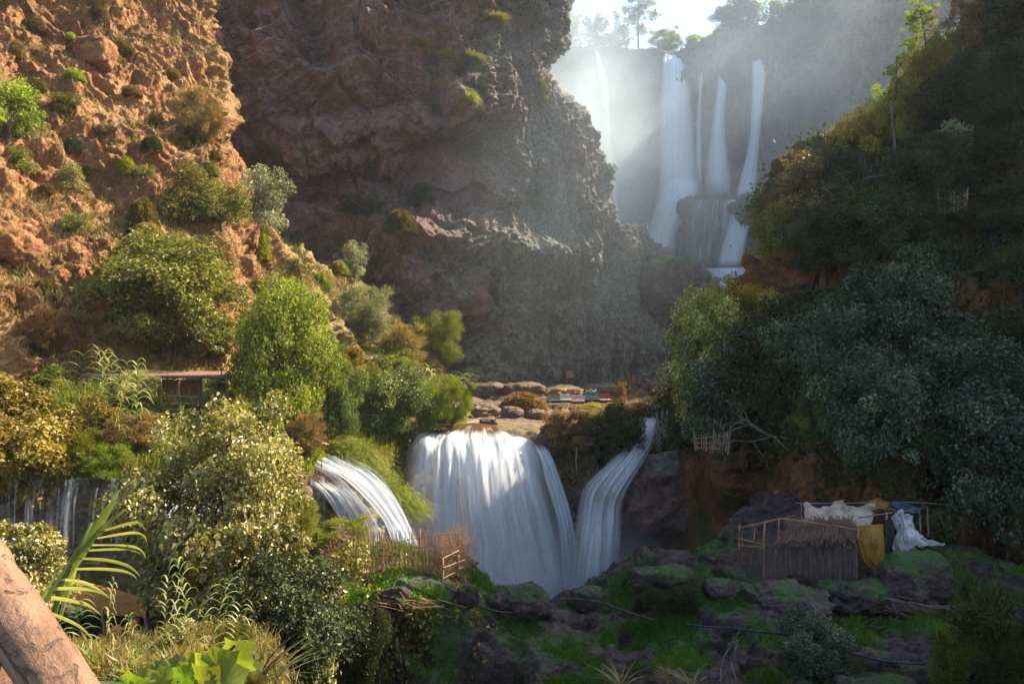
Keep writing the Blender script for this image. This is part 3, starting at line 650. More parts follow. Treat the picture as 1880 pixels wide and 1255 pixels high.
def limbs(cent, rad, trunk_h, r0, seed, nb=14, lean=(0, 0), nseg=5):
    rr = random.Random(seed); mb = MB()
    tp = [(lean[0]*t*t*0.5+0.012*sin(t*9+seed), lean[1]*t*t*0.5+0.012*cos(t*7+seed), trunk_h*t-0.04*(t == 0)) for t in np.linspace(0, 1, 6)]
    mb.tube(tp, [r0*1.25*(1-0.45*t) for t in np.linspace(0, 1, 6)], 8)
    ii = sorted(range(len(cent)), key=lambda i: -rad[i]*(0.6+rr.random()))[:nb]
    for i in ii:
        t0 = rr.uniform(0.45, 1.0); k = int(t0*5); p0 = np.array(tp[k]); p1 = cent[i]
        pts = []
        for t in np.linspace(0, 1, nseg):
            q = p0*(1-t)+p1*t+np.array([rr.uniform(-1, 1), rr.uniform(-1, 1), 0.6])*0.05*sin(pi*t); pts.append(q)
        mb.tube(pts, [r0*0.55*(1-0.85*t)+0.001 for t in np.linspace(0, 1, nseg)], 5, cap=False)
    me = bpy.data.meshes.new('trunk'); me.from_pydata(mb.v, [], mb.f); me.materials.append(m_bark); return me
def proto(key, m, cent, rad, n, ln, wd, trunk_h=0.3, r0=0.02, seed=1, nb=14, lean=(0, 0), nm=None, **k):
    Vv, F, v = crown_np(cent, rad, n, ln, wd, seed=seed, **k)
    me = mesh_np('crown', Vv, F, False, {'v': ('FACE', v)}); me.materials.append(m)
    PROTO[key] = (me, limbs(cent, rad, trunk_h, r0, seed, nb, lean) if nb else None)
def remat(key, new, m):
    me, t = PROTO[key]; me2 = me.copy(); me2.materials.clear(); me2.materials.append(m); PROTO[new] = (me2, t)

c, r = lobes(120, 1, 3, 0.56, 0.42, 0.42, 0.42, 0.4, 0.07, 0.14); proto('carob', L_olive, c, r, 24000, 0.025, 0.015, 0.35, 0.028, 3, 22)
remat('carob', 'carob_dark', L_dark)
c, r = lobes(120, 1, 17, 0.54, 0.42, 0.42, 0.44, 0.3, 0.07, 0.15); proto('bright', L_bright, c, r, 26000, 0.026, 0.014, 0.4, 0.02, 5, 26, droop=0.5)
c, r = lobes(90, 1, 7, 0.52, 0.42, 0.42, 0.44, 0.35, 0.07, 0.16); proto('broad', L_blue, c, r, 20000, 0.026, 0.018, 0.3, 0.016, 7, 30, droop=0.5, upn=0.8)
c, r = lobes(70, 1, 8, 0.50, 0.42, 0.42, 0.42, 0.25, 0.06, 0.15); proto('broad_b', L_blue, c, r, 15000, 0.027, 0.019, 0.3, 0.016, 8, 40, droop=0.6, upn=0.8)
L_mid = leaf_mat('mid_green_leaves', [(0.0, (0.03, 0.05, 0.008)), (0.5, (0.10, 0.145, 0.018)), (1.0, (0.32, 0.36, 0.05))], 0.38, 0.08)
remat('broad', 'broad_mid', L_mid); remat('broad', 'broad_dark', L_dark); remat('broad_b', 'broad_dark_b', L_dark); remat('broad', 'broad_yellow', L_yellow)  # yellow copy of broad: leaf colour stands in for sun on crowns
c, r = lobes(120, 1, 9, 0.53, 0.43, 0.43, 0.42, 0.4, 0.05, 0.13); proto('pale', L_pale, c, r, 30000, 0.023, 0.016, 0.3, 0.014, 9, 24, droop=0.35, upn=0.5)
c, r = lobes(110, 1, 10, 0.50, 0.43, 0.43, 0.43, 0.35, 0.05, 0.13); proto('pale_b', L_pale, c, r, 20000, 0.030, 0.021, 0.3, 0.014, 10, 24, droop=0.4, upn=0.5)
remat('pale_b', 'broad_yellow_b', L_yellow); remat('pale_b', 'drybush', L_dry)
c, r = lobes(60, 1, 12, 0.5, 0.40, 0.40, 0.42, 0.3, 0.08, 0.16); proto('feather', L_feather, c, r, 15000, 0.045, 0.009, 0.4, 0.012, 12, 26, feather=True, shell=0.1)
remat('feather', 'feather_grey', L_silver); remat('feather', 'feather_dry', L_dry); remat('feather', 'feather_olive', L_olive); remat('feather', 'feather_dark', L_dark)
c, r = lobes(40, 1, 13, 0.50, 0.40, 0.40, 0.42, 0.3, 0.09, 0.18); proto('shrub', L_olive, c, r, 5200, 0.045, 0.024, 0.3, 0.02, 13, 12)
c, r = lobes(34, 1, 14, 0.46, 0.40, 0.40, 0.40, 0.3, 0.09, 0.19); proto('shrub_b', L_olive, c, r, 4200, 0.05, 0.024, 0.3, 0.02, 14, 12)
for a, b, mm in (('shrub', 'shrub_silver', L_silver), ('shrub', 'shrub_dark', L_dark), ('shrub_b', 'shrub_dark_b', L_dark), ('shrub_b', 'shrub_bright', L_bright), ('shrub_b', 'shrub_yellow', L_yellow),
                 ('shrub', 'shrub_blue', L_blue), ('shrub_b', 'shrub_dry', L_dry), ('shrub_b', 'shrub_lime', L_lime), ('shrub', 'shrub_pale', L_pale)):
    remat(a, b, mm)
# cushion plant: low dense dome of short blades
def dome(n, seed, ln, wd):
    rr = np.random.RandomState(seed); d = unit(rr.normal(size=(n, 3))); d[:, 2] = np.abs(d[:, 2])*1.0-0.12
    C = d*np.array([0.46, 0.46, 0.82])*(0.82+0.12*rr.rand(n)[:, None]+0.10*perlin(d*3+seed)[:, None])
    C[:, 2] = np.maximum(C[:, 2], -0.05)
    Vv, F = blades_from(C, unit(d+rr.normal(size=(n, 3))*0.35), unit(rr.normal(size=(n, 3))), ln*(0.6+0.8*rr.rand(n)), wd*(0.6+0.8*rr.rand(n)))
    v = np.clip(0.5+0.4*perlin(C*5+seed)+(rr.rand(n)-0.5)*0.5, 0, 1); return Vv, F, np.repeat(v, 2)
Vv, F, v = dome(4200, 4, 0.12, 0.035); me = mesh_np('crown', Vv, F, False, {'v': ('FACE', v)}); me.materials.append(L_olive); PROTO['cushion'] = (me, None)
remat('cushion', 'cushion_lime', L_lime); remat('cushion', 'cushion_dry', L_dry); remat('cushion', 'cushion_green', L_bright); remat('cushion', 'cushion_dark', L_dark)
# hanging tuft: grass like blades arching over and down
def tuft_np(n, seed, ln, wd, hang=1.0, spread=0.45, seg=4, up=0.9):
    rr = np.random.RandomState(seed)
    az = rr.rand(n)*2*pi; r0 = spread*rr.rand(n)**0.7*0.5; bx = r0*np.cos(az); by = r0*np.sin(az)
    el = np.clip(rr.normal(up, 0.3, n), 0.1, 1.5); L = ln*(0.5+0.7*rr.rand(n))
    ts = np.linspace(0, 1, seg+1)
    dirh = np.stack([np.cos(az+rr.normal(0, .5, n)), np.sin(az+rr.normal(0, .5, n))], 1)
    P = []
    for t in ts:
        h = L*t*np.cos(el)+L*t*t*0.35; z = L*t*np.sin(el)-hang*L*t*t*0.75
        P.append(np.stack([bx+dirh[:, 0]*h, by+dirh[:, 1]*h, z], 1))
    P = np.stack(P, 1); side = np.stack([-dirh[:, 1], dirh[:, 0], 0*az], 1)[:, None, :]
    wv = (wd*(1-ts**2*0.95))[None, :, None]
    A = P+side*wv*0.5; B = P-side*wv*0.5
    Vv = np.stack([A, B], 2).reshape(n, -1, 3); k = 2*(seg+1)
    base = (np.arange(n)*k)[:, None]; f = []
    for s in range(seg): f.append(np.stack([base[:, 0]+2*s, base[:, 0]+2*s+1, base[:, 0]+2*s+3, base[:, 0]+2*s+2], 1))
    F = np.stack(f, 1).reshape(-1, 4); v = np.repeat(np.clip(rr.rand(n), 0, 1), seg)
    return Vv.reshape(-1, 3), F, v
Vv, F, v = tuft_np(900, 3, 0.75, 0.018, 0.95, 0.7); me = mesh_np('blades', Vv, F, True, {'v': ('FACE', v)}); me.materials.append(L_lime); PROTO['tuft'] = (me, None)
remat('tuft', 'tuft_dry', L_straw); remat('tuft', 'tuft_green', L_cane)

def plant(key, x0, y0, x1, y1, label, cat=None, name=None, group=None, Y=None, dz=0.0, only=None, ysq=1.0, rz=None, lean=0.0):
    """place one plant so that it stands on the ground seen at the bottom of its box, at the size the box gives"""
    cx = (x0+x1)/2
    if Y is None:
        p, n = ground_at(cx, y1-2, only); p = np.array(p); 
    else:
        p = np.array(W(cx, y1, Y))
        if Y < 30: p[2] = float(Hfg(np.array([p[0]]), np.array([p[1]]))[0])-0.1
    k = p[1]/FP; wd = (x1-x0)*k; ht = (627.5-y0)*k-p[2]
    tree = (PROTO[key][1] is not None)
    nm = name or ('tree' if (tree and ht > 3.2) else 'shrub')
    cat = cat or nm.split('_')[-1]
    e = empty(nm, tuple(p+np.array([0, 0, -0.03*ht])), label, cat, group, rz=random.uniform(0, 6.28) if rz is None else rz, sc=(wd*1.04, wd*1.04*ysq, ht*1.06) if key[:4] != 'tuft' else (wd*.62, wd*.62, ht*1.3))
    if lean: e.rotation_euler = (0, R(lean), 0)
    a = link('crown' if key not in ('tuft', 'tuft_dry', 'tuft_green') else 'blades', PROTO[key][0], None, e)
    if tree: link('trunk', PROTO[key][1], None, e)
    return e

hs = 'shrubs on the sunlit hillside'
P_ = [
 ('shrub_bright',-45,130,80,262,'dense bright green shrub cut by the left picture edge, high on the hillside',hs),
 ('cushion',45,22,84,60,'mossy yellow green cushion shrub near the top left corner',hs),
 ('cushion_dry',16,62,50,108,'dry brownish cushion shrub below the top left cushion',hs),
 ('cushion',48,136,86,168,'flat topped cushion shrub just right of the bright green edge shrub',hs),
 ('shrub_lime',184,78,216,118,'small lime sprig on the dark overhung boulder',hs),
 ('cushion',204,68,244,96,'grey green cushion shrub above the dark overhung boulder',hs),
 ('cushion_lime',118,118,158,148,'yellow tuft of dry grass left of the overhung boulder',hs),
 ('cushion_dark',258,240,298,277,'round dark green ball shrub in the middle of the hillside',hs),
 ('cushion',270,203,294,232,'small cushion shrub directly above the round dark ball shrub',hs),
 ('cushion',326,241,352,272,'olive cushion shrub beside a darker one below the tan feathery bush',hs),
 ('cushion_dark',342,240,368,270,'dark cushion shrub touching the olive one below the tan feathery bush',hs),
 ('cushion_lime',358,232,384,258,'small yellow tuft at the foot of the tan feathery bush',hs),
 ('cushion',384,268,409,292,'rounded cushion shrub on the very edge of the hillside ridge',hs),
 ('cushion',364,286,402,322,'wider cushion shrub under the one on the ridge edge',hs),
 ('shrub',84,172,148,210,'low olive shrub on the bare scree right of the edge shrub',hs),
 ('cushion_dark',115,240,148,280,'dark low shrub on the slope above the grassy ledge shrub',hs),
 ('shrub_pale',104,298,160,354,'pale olive shrub standing on the small grassy ledge',hs),
 ('cushion_dark',148,298,168,320,'tiny dark shrub right beside the pale ledge shrub',hs),
 ('cushion_lime',212,275,252,320,'yellow grass tuft on the slope right of the grassy ledge',hs),
 ('feather_dry',312,150,412,268,'big tan feathery bush hanging on the cliff edge of the hillside',hs),
 ('shrub',296,298,400,415,'large olive green bush on the slope, left one of a joined pair',hs),
 ('shrub_b',360,320,455,420,'large olive bush with dry tips, right one of a joined pair',hs),
 ('shrub_silver',434,306,534,428,'silvery round olive tree leaning over the edge of the hillside',None),
 ('cushion_lime',455,380,498,470,'yellow green growth at the foot of the silvery olive tree',hs),
 ('feather_olive',160,-20,202,46,'narrow green strip of bush on the rock near the top left',hs),
 ('cushion',232,340,292,420,'brownish shrub in the dark gully of the hillside',hs),
 ('cushion_dry',240,395,300,440,'dry brown shrub at the lower end of the dark gully',hs),
 ('carob',168,438,448,660,'huge spreading olive green carob tree at the foot of the hillside',None),
 ('pale_b',325,572,446,662,'pale lit bush under the right side of the carob tree',None),
 ('feather_dry',40,552,124,655,'round tan bush at the foot of the hillside near the left edge',hs),
 ('shrub_lime',155,498,200,540,'small lime shrub at the upper left of the carob tree',hs),
 ('feather_dry',0,420,60,470,'dry grass clump under the big pink boulder on the left edge',hs),
 ('feather_grey',584,442,622,474,'grey brown round shrub on the grassy ridge left of the silver shrub',None),
 ('shrub_silver',626,443,682,508,'silver grey shrub standing at the shaded foot of the cliff',None),
 ('cushion_lime',602,468,642,502,'lime cushion on the tip of the grassy ridge',None),
 ('cushion_lime',570,488,612,528,'brownish lime cushion lower down the grassy ridge',None),
 ('shrub',686,438,762,512,'olive shrub on the lit rock ledge right of the silver shrub',None),
 ('shrub_dark',650,470,720,520,'dark shrub in the shade between the silver and the olive shrubs',None),
 ('cushion',700,368,768,424,'yellowish shrub on the rocky ledge in the middle of the cliff',None),
 ('shrub_dark_b',612,350,700,400,'dark shrub at the cave mouth left of the ledge shrub',None),
 ('cushion_green',628,350,664,376,'small bright green plant on the shaded ledge of the cliff',None),
 ('feather_grey',606,512,722,632,'grey green tamarisk with feathery top on the grassy slope',None),
 ('feather',742,508,822,600,'upper crown of golden feathery tamarisk against the dark cliff',None),
 ('feather',758,562,858,672,'lower golden green tamarisk beside the shaded cliff foot',None),
 ('feather_dry',684,586,792,680,'brown twiggy bush between the two kinds of tamarisk',None),
 ('shrub_dry',820,640,860,700,'dry brown bush at the right end of the sunlit slope',None),
 ('cushion_dark',748,320,800,372,'dark hanging bush on the cliff above the rock ledge',None),
]
for k, x0, y0, x1, y1, lb, g in P_: plant(k, x0, y0, x1, y1, lb, group=g)
ct = 'tufts hanging on the shaded cliff'
for k, x0, y0, x1, y1, lb in [
 ('tuft',746,50,792,84,'lime tuft on an outcrop high up the middle of the cliff'),
 ('tuft',798,72,842,108,'left end of the row of lime tufts hanging on the cliff'),
 ('tuft',836,80,892,112,'right end of the row of lime tufts hanging on the cliff'),
 ('tuft',780,104,812,134,'lime tuft with rusty beard below the row of tufts'),
 ('tuft_dry',794,124,832,162,'rusty brown hanging tuft next to the lime bearded one'),
 ('tuft',842,134,882,186,'lime topped tuft lowest of the cliff tufts'),
 ('tuft',884,8,936,40,'lime tuft near the top edge of the cliff'),
 ('shrub',974,140,1012,192,'small olive shrub in the bright corner of the cliff'),
 ('shrub_dark',868,150,905,180,'dark little bush right of the lowest cliff tuft'),
 ('shrub_blue',950,330,1002,380,'grey green shrub in the haze of the lower cliff'),
 ('shrub_dark',1106,300,1132,336,'small bush on the shoulder of the cliff in the mist')]:
    plant(k, x0, y0, x1, y1, lb, group=ct, only=('cliff',))

vg = None
for k, x0, y0, x1, y1, lb in [
 ('bright',424,496,616,812,'tall bright green poplar like tree in the middle of the left bank'),
 ('broad_yellow_b',590,622,700,790,'yellow green bush just right of the tall bright tree'),
 ('bright',660,628,768,720,'yellowish tree top behind the dark round bush'),
 ('broad_mid',652,662,786,812,'dark green rounded bush left of the big dome waterfall'),
 ('bright',745,690,825,800,'small bright green bush at the right side of the dark rounded bush'),
 ('feather',790,680,872,795,'golden green reedy thicket at the right end of the left bank'),
 ('broad_mid',590,640,668,830,'glossy green bush filling the gap under the tall bright tree'),
 ('pale_b',372,690,430,765,'pale leaved shrub in front of the mud walled shelter'),
 ('pale',200,682,290,758,'glossy pale leaved shrub at the left end of the shelter roof'),
 ('broad_yellow_b',-120,672,138,912,'wide golden yellow bush filling the left edge'),
 ('shrub_bright',60,665,130,715,'small vivid green bush behind the golden yellow bush'),
 ('feather',60,780,190,884,'soft lime tamarisk in front of the golden bush'),
 ('feather',150,806,250,896,'second soft tamarisk, darker, over the thread like falls'),
 ('shrub_yellow',130,740,230,800,'dry golden shrub behind the soft lime tamarisk'),
 ('feather_dry',180,750,300,830,'brown grassy thicket in front of the stick fence of the shelter'),
 ('drybush',992,738,1092,838,'brown dry leaved bush left of two on the rock islet'),
 ('broad_dark_b',1070,736,1196,868,'dark bush with yellow leaves, right of two on the rock islet'),
 ('shrub_yellow',1060,735,1140,775,'bright yellow green sprigs on top of the islet bushes'),
 ('feather_dry',1124,696,1152,746,'dry upright weed left of the red flag'),
 ('shrub_dry',1128,730,1200,768,'golden dry bush below the standing person'),
 ('feather_dry',520,750,600,830,'brown leafy undergrowth at the foot of the tall bright tree'),
 ('feather',566,944,690,1016,'golden tamarisk growing just behind the stick fence'),
 ('feather',500,900,600,1010,'olive tamarisk left of the stick fence under the cascade'),
 ('feather_dry',590,880,640,940,'dry twigs beside the thin side stream of the cascade'),
]:
    plant(k, x0, y0, x1, y1, lb)
plant('cushion_dry', 912, 706, 1008, 752, 'shaggy domed grass mound on the rock terrace', 'grass mound', 'grass_mound')
fgp = [
 ('pale',236,752,566,1010,'great pale leaved bush in front of the cascade, upper mass',19.5),
 ('pale_b',330,910,640,1200,'lower mass of the great pale leaved bush beside the stick fence',17.5),
 ('pale_b',-110,945,128,1095,'sunlit pale bush behind the log railing',13.5),
 ('broad_dark',385,1020,660,1290,'deep shaded bush at the bottom between vine and rock wall',14.5),
 ('broad_b',1420,1120,1572,1240,'low blue leaved bush on the mossy bank below the hut',17.0),
 ('feather_dark',1760,1050,1990,1300,'dark feathery bush in the lower right corner',14.5),
 ('feather_olive',1700,1120,1800,1260,'small feathery bush left of the one in the corner',15.5),
 ('feather_dark',1160,1050,1300,1145,'dark twiggy dome bush on the mossy bank left of the hut',22.0),
 ('tuft_dry',1196,1150,1256,1235,'upright dry brown weed on the mossy bank',17.0),
 ('shrub_dark',640,1100,730,1200,'dark creeper bush on the shaded rock wall',18.5),
]
for k, x0, y0, x1, y1, lb, Y in fgp: plant(k, x0, y0, x1, y1, lb, Y=Y)

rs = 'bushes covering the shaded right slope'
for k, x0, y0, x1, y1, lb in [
 ('pale',1216,540,1400,812,'leftmost broad bush of the right bank, gold lit on its left edge'),  # pale leaf colour stands in for sun on the left edge
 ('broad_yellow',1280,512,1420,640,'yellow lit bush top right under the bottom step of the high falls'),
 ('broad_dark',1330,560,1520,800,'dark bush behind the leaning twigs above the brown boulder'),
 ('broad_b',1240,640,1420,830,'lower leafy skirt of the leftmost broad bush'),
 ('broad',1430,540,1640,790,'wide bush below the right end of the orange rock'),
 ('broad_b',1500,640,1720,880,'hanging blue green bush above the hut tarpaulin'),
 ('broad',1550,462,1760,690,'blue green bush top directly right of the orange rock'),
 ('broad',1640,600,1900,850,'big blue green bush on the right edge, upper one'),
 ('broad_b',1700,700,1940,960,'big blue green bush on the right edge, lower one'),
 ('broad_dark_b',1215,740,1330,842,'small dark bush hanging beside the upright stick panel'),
 ('shrub_pale',1412,278,1545,400,'open branched small tree leaning toward the high falls'),  # paler leaves imitate sunlight on this crown
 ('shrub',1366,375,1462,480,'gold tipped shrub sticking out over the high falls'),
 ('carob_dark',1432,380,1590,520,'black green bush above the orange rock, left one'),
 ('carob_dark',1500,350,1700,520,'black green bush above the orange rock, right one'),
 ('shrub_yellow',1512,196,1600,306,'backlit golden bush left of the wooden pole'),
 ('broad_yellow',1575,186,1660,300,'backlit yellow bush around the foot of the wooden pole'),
 ('broad_yellow',1640,88,1730,240,'sun touched tree under the tall leaning cypress'),  # sun on the crown is put into the yellow leaf colour
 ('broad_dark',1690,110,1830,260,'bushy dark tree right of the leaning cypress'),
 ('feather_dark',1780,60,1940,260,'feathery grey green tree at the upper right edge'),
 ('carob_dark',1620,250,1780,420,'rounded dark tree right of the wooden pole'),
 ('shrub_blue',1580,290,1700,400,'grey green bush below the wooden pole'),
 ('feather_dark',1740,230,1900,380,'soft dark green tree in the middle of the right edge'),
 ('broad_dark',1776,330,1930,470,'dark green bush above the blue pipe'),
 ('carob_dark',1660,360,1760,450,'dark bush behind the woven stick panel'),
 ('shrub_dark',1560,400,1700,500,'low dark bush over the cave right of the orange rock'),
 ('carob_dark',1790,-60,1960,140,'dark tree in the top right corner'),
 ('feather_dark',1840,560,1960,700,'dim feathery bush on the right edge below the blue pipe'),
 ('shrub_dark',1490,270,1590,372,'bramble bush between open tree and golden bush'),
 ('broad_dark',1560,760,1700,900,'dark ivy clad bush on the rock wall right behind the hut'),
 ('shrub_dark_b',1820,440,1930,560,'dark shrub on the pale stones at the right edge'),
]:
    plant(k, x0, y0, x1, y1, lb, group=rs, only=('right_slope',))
for k, x0, y0, x1, y1, lb in [  # lit ridge crowns added; lime, gold and bright leaves carry the sunlight
 ('shrub_lime',1452,286,1512,350,'sun rimmed small shrub behind the open branched tree'),
 ('shrub_yellow',1690,60,1760,150,'crown in sunlit gold colour on the ridge between cypress and reddish pine'),
 ('shrub_bright',1600,150,1668,230,'sunlit green crown on the ridge above the wooden pole'),
 ('shrub_yellow',1555,215,1622,280,'small shrub in sunlit gold colour in the middle of the backlit ridge'),
 ('shrub_silver',1700,225,1790,330,'greyish shrub below the leaning cypress'),
 ('shrub',1830,20,1900,110,'olive shrub below the top right corner tree'),
 ('broad_mid',1460,720,1560,820,'greener low bush over the rock wall left of the hut roof')]:
    plant(k, x0, y0, x1, y1, lb, group=rs, only=('right_slope',))
tt = 'trees on the cliff top'
for k, x0, y0, x1, y1, lb in [
 ('shrub_silver',1016,14,1076,96,'pale misty tree at the left end of the cliff top'),
 ('shrub',1066,28,1126,100,'second tree from the left on the misty cliff top'),
 ('shrub_bright',1112,42,1164,98,'light green tree left of the tall cliff top pine'),
 ('feather',1188,50,1252,100,'low golden tree right of the tall cliff top pine'),
 ('shrub_bright',1252,60,1312,92,'low green bush over the broad high fall'),
 ('cushion_lime',1300,38,1352,84,'yellow green bush left of the cliff top onlookers'),
 ('carob_dark',1308,4,1402,76,'dark rounded tree behind the cliff top onlookers'),
 ('shrub_bright',1378,-6,1450,50,'light green tree on the shoulder right of the onlookers'),
 ('shrub',1436,-26,1504,20,'highest bush on the shoulder of the back cliff')]:
    plant(k, x0, y0, x1, y1, lb, group=tt, Y=172 if x1 < 1330 else 165)

for k, x0, y0, x1, y1, lb in [
 ('feather_dry',188,1140,262,1215,'dry tangled weed at the edge of the straw bank, leftmost'),
 ('shrub_pale',300,1135,372,1205,'small pale leaved weed in the middle of the straw bank'),
 ('feather_olive',395,1130,470,1225,'olive tangled weed where the straw bank meets the shaded bush'),
 ('tuft_green',240,1110,325,1225,'arching green tuft on the straw bank above the vine leaves'),
 ('tuft_dry',345,1095,430,1215,'bleached arching tuft on the straw bank'),
 ('shrub_dark',268,1130,318,1175,'small dark weed beside the right pole of the orange canopy')]:
    plant(k, x0, y0, x1, y1, lb, group='weeds on the straw bank', only=('ground',))
hx = 'small shrubs dotted over the red hillside'
for k, x0, y0, x1, y1, lb in [
 ('cushion',70,330,100,356,'low shrub left of the pale ledge shrub'), ('shrub_b',180,225,212,252,'small olive shrub above the yellow grass tuft of the slope'),
 ('cushion_dry',225,150,262,176,'dry cushion on the rocks left of the tan feathery bush'), ('cushion_lime',120,55,142,74,'tiny lime tuft on top of the overhung boulder'),
 ('shrub',14,270,66,320,'olive shrub just under the dense edge shrub'), ('cushion_dry',300,118,335,145,'dry tuft above the tan feathery bush'),
 ('shrub_b',110,385,165,430,'dull green shrub on the slope right of the pink boulder'), ('cushion',60,500,105,535,'round shrub above the tan bush at the hillside foot'),
 ('cushion_dry',455,500,490,530,'dry cushion on the grassy ridge near the bright tree'), ('shrub_b',520,470,556,500,'small shrub high on the grassy ridge'),
 ('cushion_dry',398,455,428,480,'brown tuft on the scree right of the carob tree'), ('shrub_b',250,300,284,330,'small olive shrub left of the joined pair of bushes')]:
    plant(k, x0, y0, x1, y1, lb, group=hx, only=('hillside',))
# conifers built branch by branch
def conifer(px, ytop, ybot, Y, width, m, label, seed, lean=0.0, tiers=26, n=9000, ln=0.05, open_=0.5, only=None, group=None):
    rr = np.random.RandomState(seed); p = np.array(W(px, ybot, Y)) if Y else np.array(ground_at(px, ybot, only)[0])
    k = p[1]/FP; H = (ybot-ytop)*k; Wd = width*k
    e = empty('conifer_tree', tuple(p-np.array([0, 0, 0.3])), label, 'tree', group)
    mb = MB(); tp = [np.array((lean*H*t+0.06*sin(4*t+seed), 0.05*sin(3*t), H*t)) for t in np.linspace(0, 1, 9)]
    mb.tube(tp, [H*0.018*(1-0.85*t)+0.02 for t in np.linspace(0, 1, 9)], 7)
    C = []; Rr = []
    for i in range(tiers):
        t = 0.25+0.74*(i/tiers)+rr.uniform(-.02, .02); az = rr.rand()*6.28; L = Wd*0.5*(1-t)**0.55*(0.6+0.7*rr.rand())*1.3
        b = np.array((lean*H*t, 0, H*t)); q = b+np.array((cos(az)*L, sin(az)*L, L*0.25))
        mb.tube([b, (b+q)/2+np.array((0, 0, -0.04*L)), q], [H*0.006, H*0.004, H*0.0015], 4, cap=False)
        for s in (0.5, 0.8, 1.0):
            C.append(b*(1-s)+q*s+rr.normal(size=3)*0.05*Wd); Rr.append(Wd*0.09*(0.7+0.6*rr.rand())*(1.1-0.3*s))
    mb.build('trunk', m_bark, e)
    C = np.array(C); Rr = np.array(Rr); Vv, F, v = crown_np(C, Rr, n, ln*Wd, ln*Wd*0.35, seed=seed, feather=True, shell=0.1)
    me = mesh_np('crown', Vv, F, False, {'v': ('FACE', v)}); link('crown', me, m, e); return e
conifer(1172, -22, 90, 172, 92, L_olive, 'tall open pine standing against the sky on the cliff top', 3, 0.0, 24, 7000, 0.035, group=tt)
conifer(1722, 2, 158, None, 90, L_feather, 'tall thin cypress leaning left on the ridge of the right slope', 4, -0.22, 34, 7000, 0.04, only=('right_slope',))
conifer(1772, -30, 150, None, 110, L_dry, 'reddish pine near the top right corner', 5, -0.03, 30, 7000, 0.035, only=('right_slope',))
conifer(1640, 90, 250, None, 60, L_feather, 'small ragged conifer left of the leaning cypress', 6, 0.05, 20, 4000, 0.05, only=('right_slope',))

# canes (giant reed)
def cane_mesh(H, nl, ll, lw, seed, arch=0.25, plume=False):
    rr = random.Random(seed); st = MB(); pts = [np.array((arch*H*t*t*0.6, 0, H*t)) for t in np.linspace(0, 1, 9)]
    st.tube(pts, [0.011*H/2.2*(1-0.75*t) for t in np.linspace(0, 1, 9)], 6)
    lv = MB(); vals = []
    for i in range(nl):
        t = 0.22+0.78*i/nl; b = np.array((arch*H*t*t*0.6, 0, H*t)); sd = 1 if i % 2 else -1
        az = (0 if sd > 0 else pi)+rr.uniform(-.5, .5)+pi/2*0.3; L = ll*(0.7+0.5*rr.random())*(1.0-0.35*abs(t-0.6)); el = 0.55+0.5*t
        dh = np.array((cos(az), sin(az), 0)); sdv = np.array((-sin(az), cos(az), 0)); prev = None; vs = []
        for s in np.linspace(0, 1, 7):
            q = b+dh*(L*s*cos(el)+L*s*s*0.25)+np.array((0, 0, L*s*sin(el)-L*s*s*s*0.95))
            wv = lw*(0.45+1.6*s*(1-s)*1.6)*(1-s**3); vs += [q+sdv*wv*0.5+np.array((0, 0, wv*0.2)), q, q-sdv*wv*0.5+np.array((0, 0, wv*0.2))]
        fs = []
        for k in range(6):
            a = 3*k; fs += [(a, a+1, a+4, a+3), (a+1, a+2, a+5, a+4)]
        lv.add(vs, fs); vals += [rr.random()]*12
    me = bpy.data.meshes.new('leaves'); me.from_pydata(lv.v, [], lv.f); me.attributes.new('v', 'FLOAT', 'FACE').data.foreach_set('value', vals); me.materials.append(L_cane)
    me.polygons.foreach_set('use_smooth', [True]*len(me.polygons))
    ms = bpy.data.meshes.new('stem'); ms.from_pydata(st.v, [], st.f); ms.materials.append(L_cane); 
    return me, ms
CANE = [cane_mesh(2.4, 22, 0.55, 0.04, i, 0.15+0.08*i) for i in range(4)]
def cane(px, ytop, ybot, Y, label, i=0, rz=0.0, group='giant cane stalks', wsc=1.0, m=None):
    p = np.array(W(px, ybot, Y)) if Y and Y > 30 else np.array(ground_at(px, ybot, ('ground',) if Y else None)[0]); s = ((627.5-ytop)*p[1]/FP-p[2])/2.4
    e = empty('giant_cane', tuple(p), label, 'cane', group, rz=rz, sc=(s*wsc, s*wsc, s)); a, b = CANE[i % 4]
    link('leaves', a, None, e); link('stem', b, None, e); return e
for j, (px, yt, yb_, Y, lb) in enumerate([
 (138,642,800,36,'leftmost tall cane behind the golden bush'), (176,660,800,36,'second tall cane behind the golden bush'),
 (200,636,790,37,'tall cane with curled leaves left of the shelter'), (238,638,790,37,'tallest leafy cane beside the shelter roof'),
 (252,660,800,37,'shorter cane touching the glossy shrub by the shelter'), (160,690,810,35,'short thick cane in front of the tall ones'),
 (216,690,820,35,'short cane in front of the shelter canes'), (120,680,810,35,'cane half buried in the golden bush'),
 (342,1020,1200,11,'cane right of the orange canopy with drooping leaves'), (305,1050,1215,10.5,'small cane beside the right canopy pole'),
 (385,1060,1230,10.5,'low cane above the vine leaves'), (196,1075,1215,9,'grassy cane under the orange canopy'),
 (150,1080,1225,8.5,'arching grassy cane right of the log railing'), (250,1120,1240,9.5,'grassy cane between the two canopy poles'),
 (425,1095,1240,10,'thin cane at the left edge of the shaded bush')]):
    cane(px, yt, yb_, Y, lb, j, rz=j*1.3, wsc=1.2 if Y < 20 else 1.35)
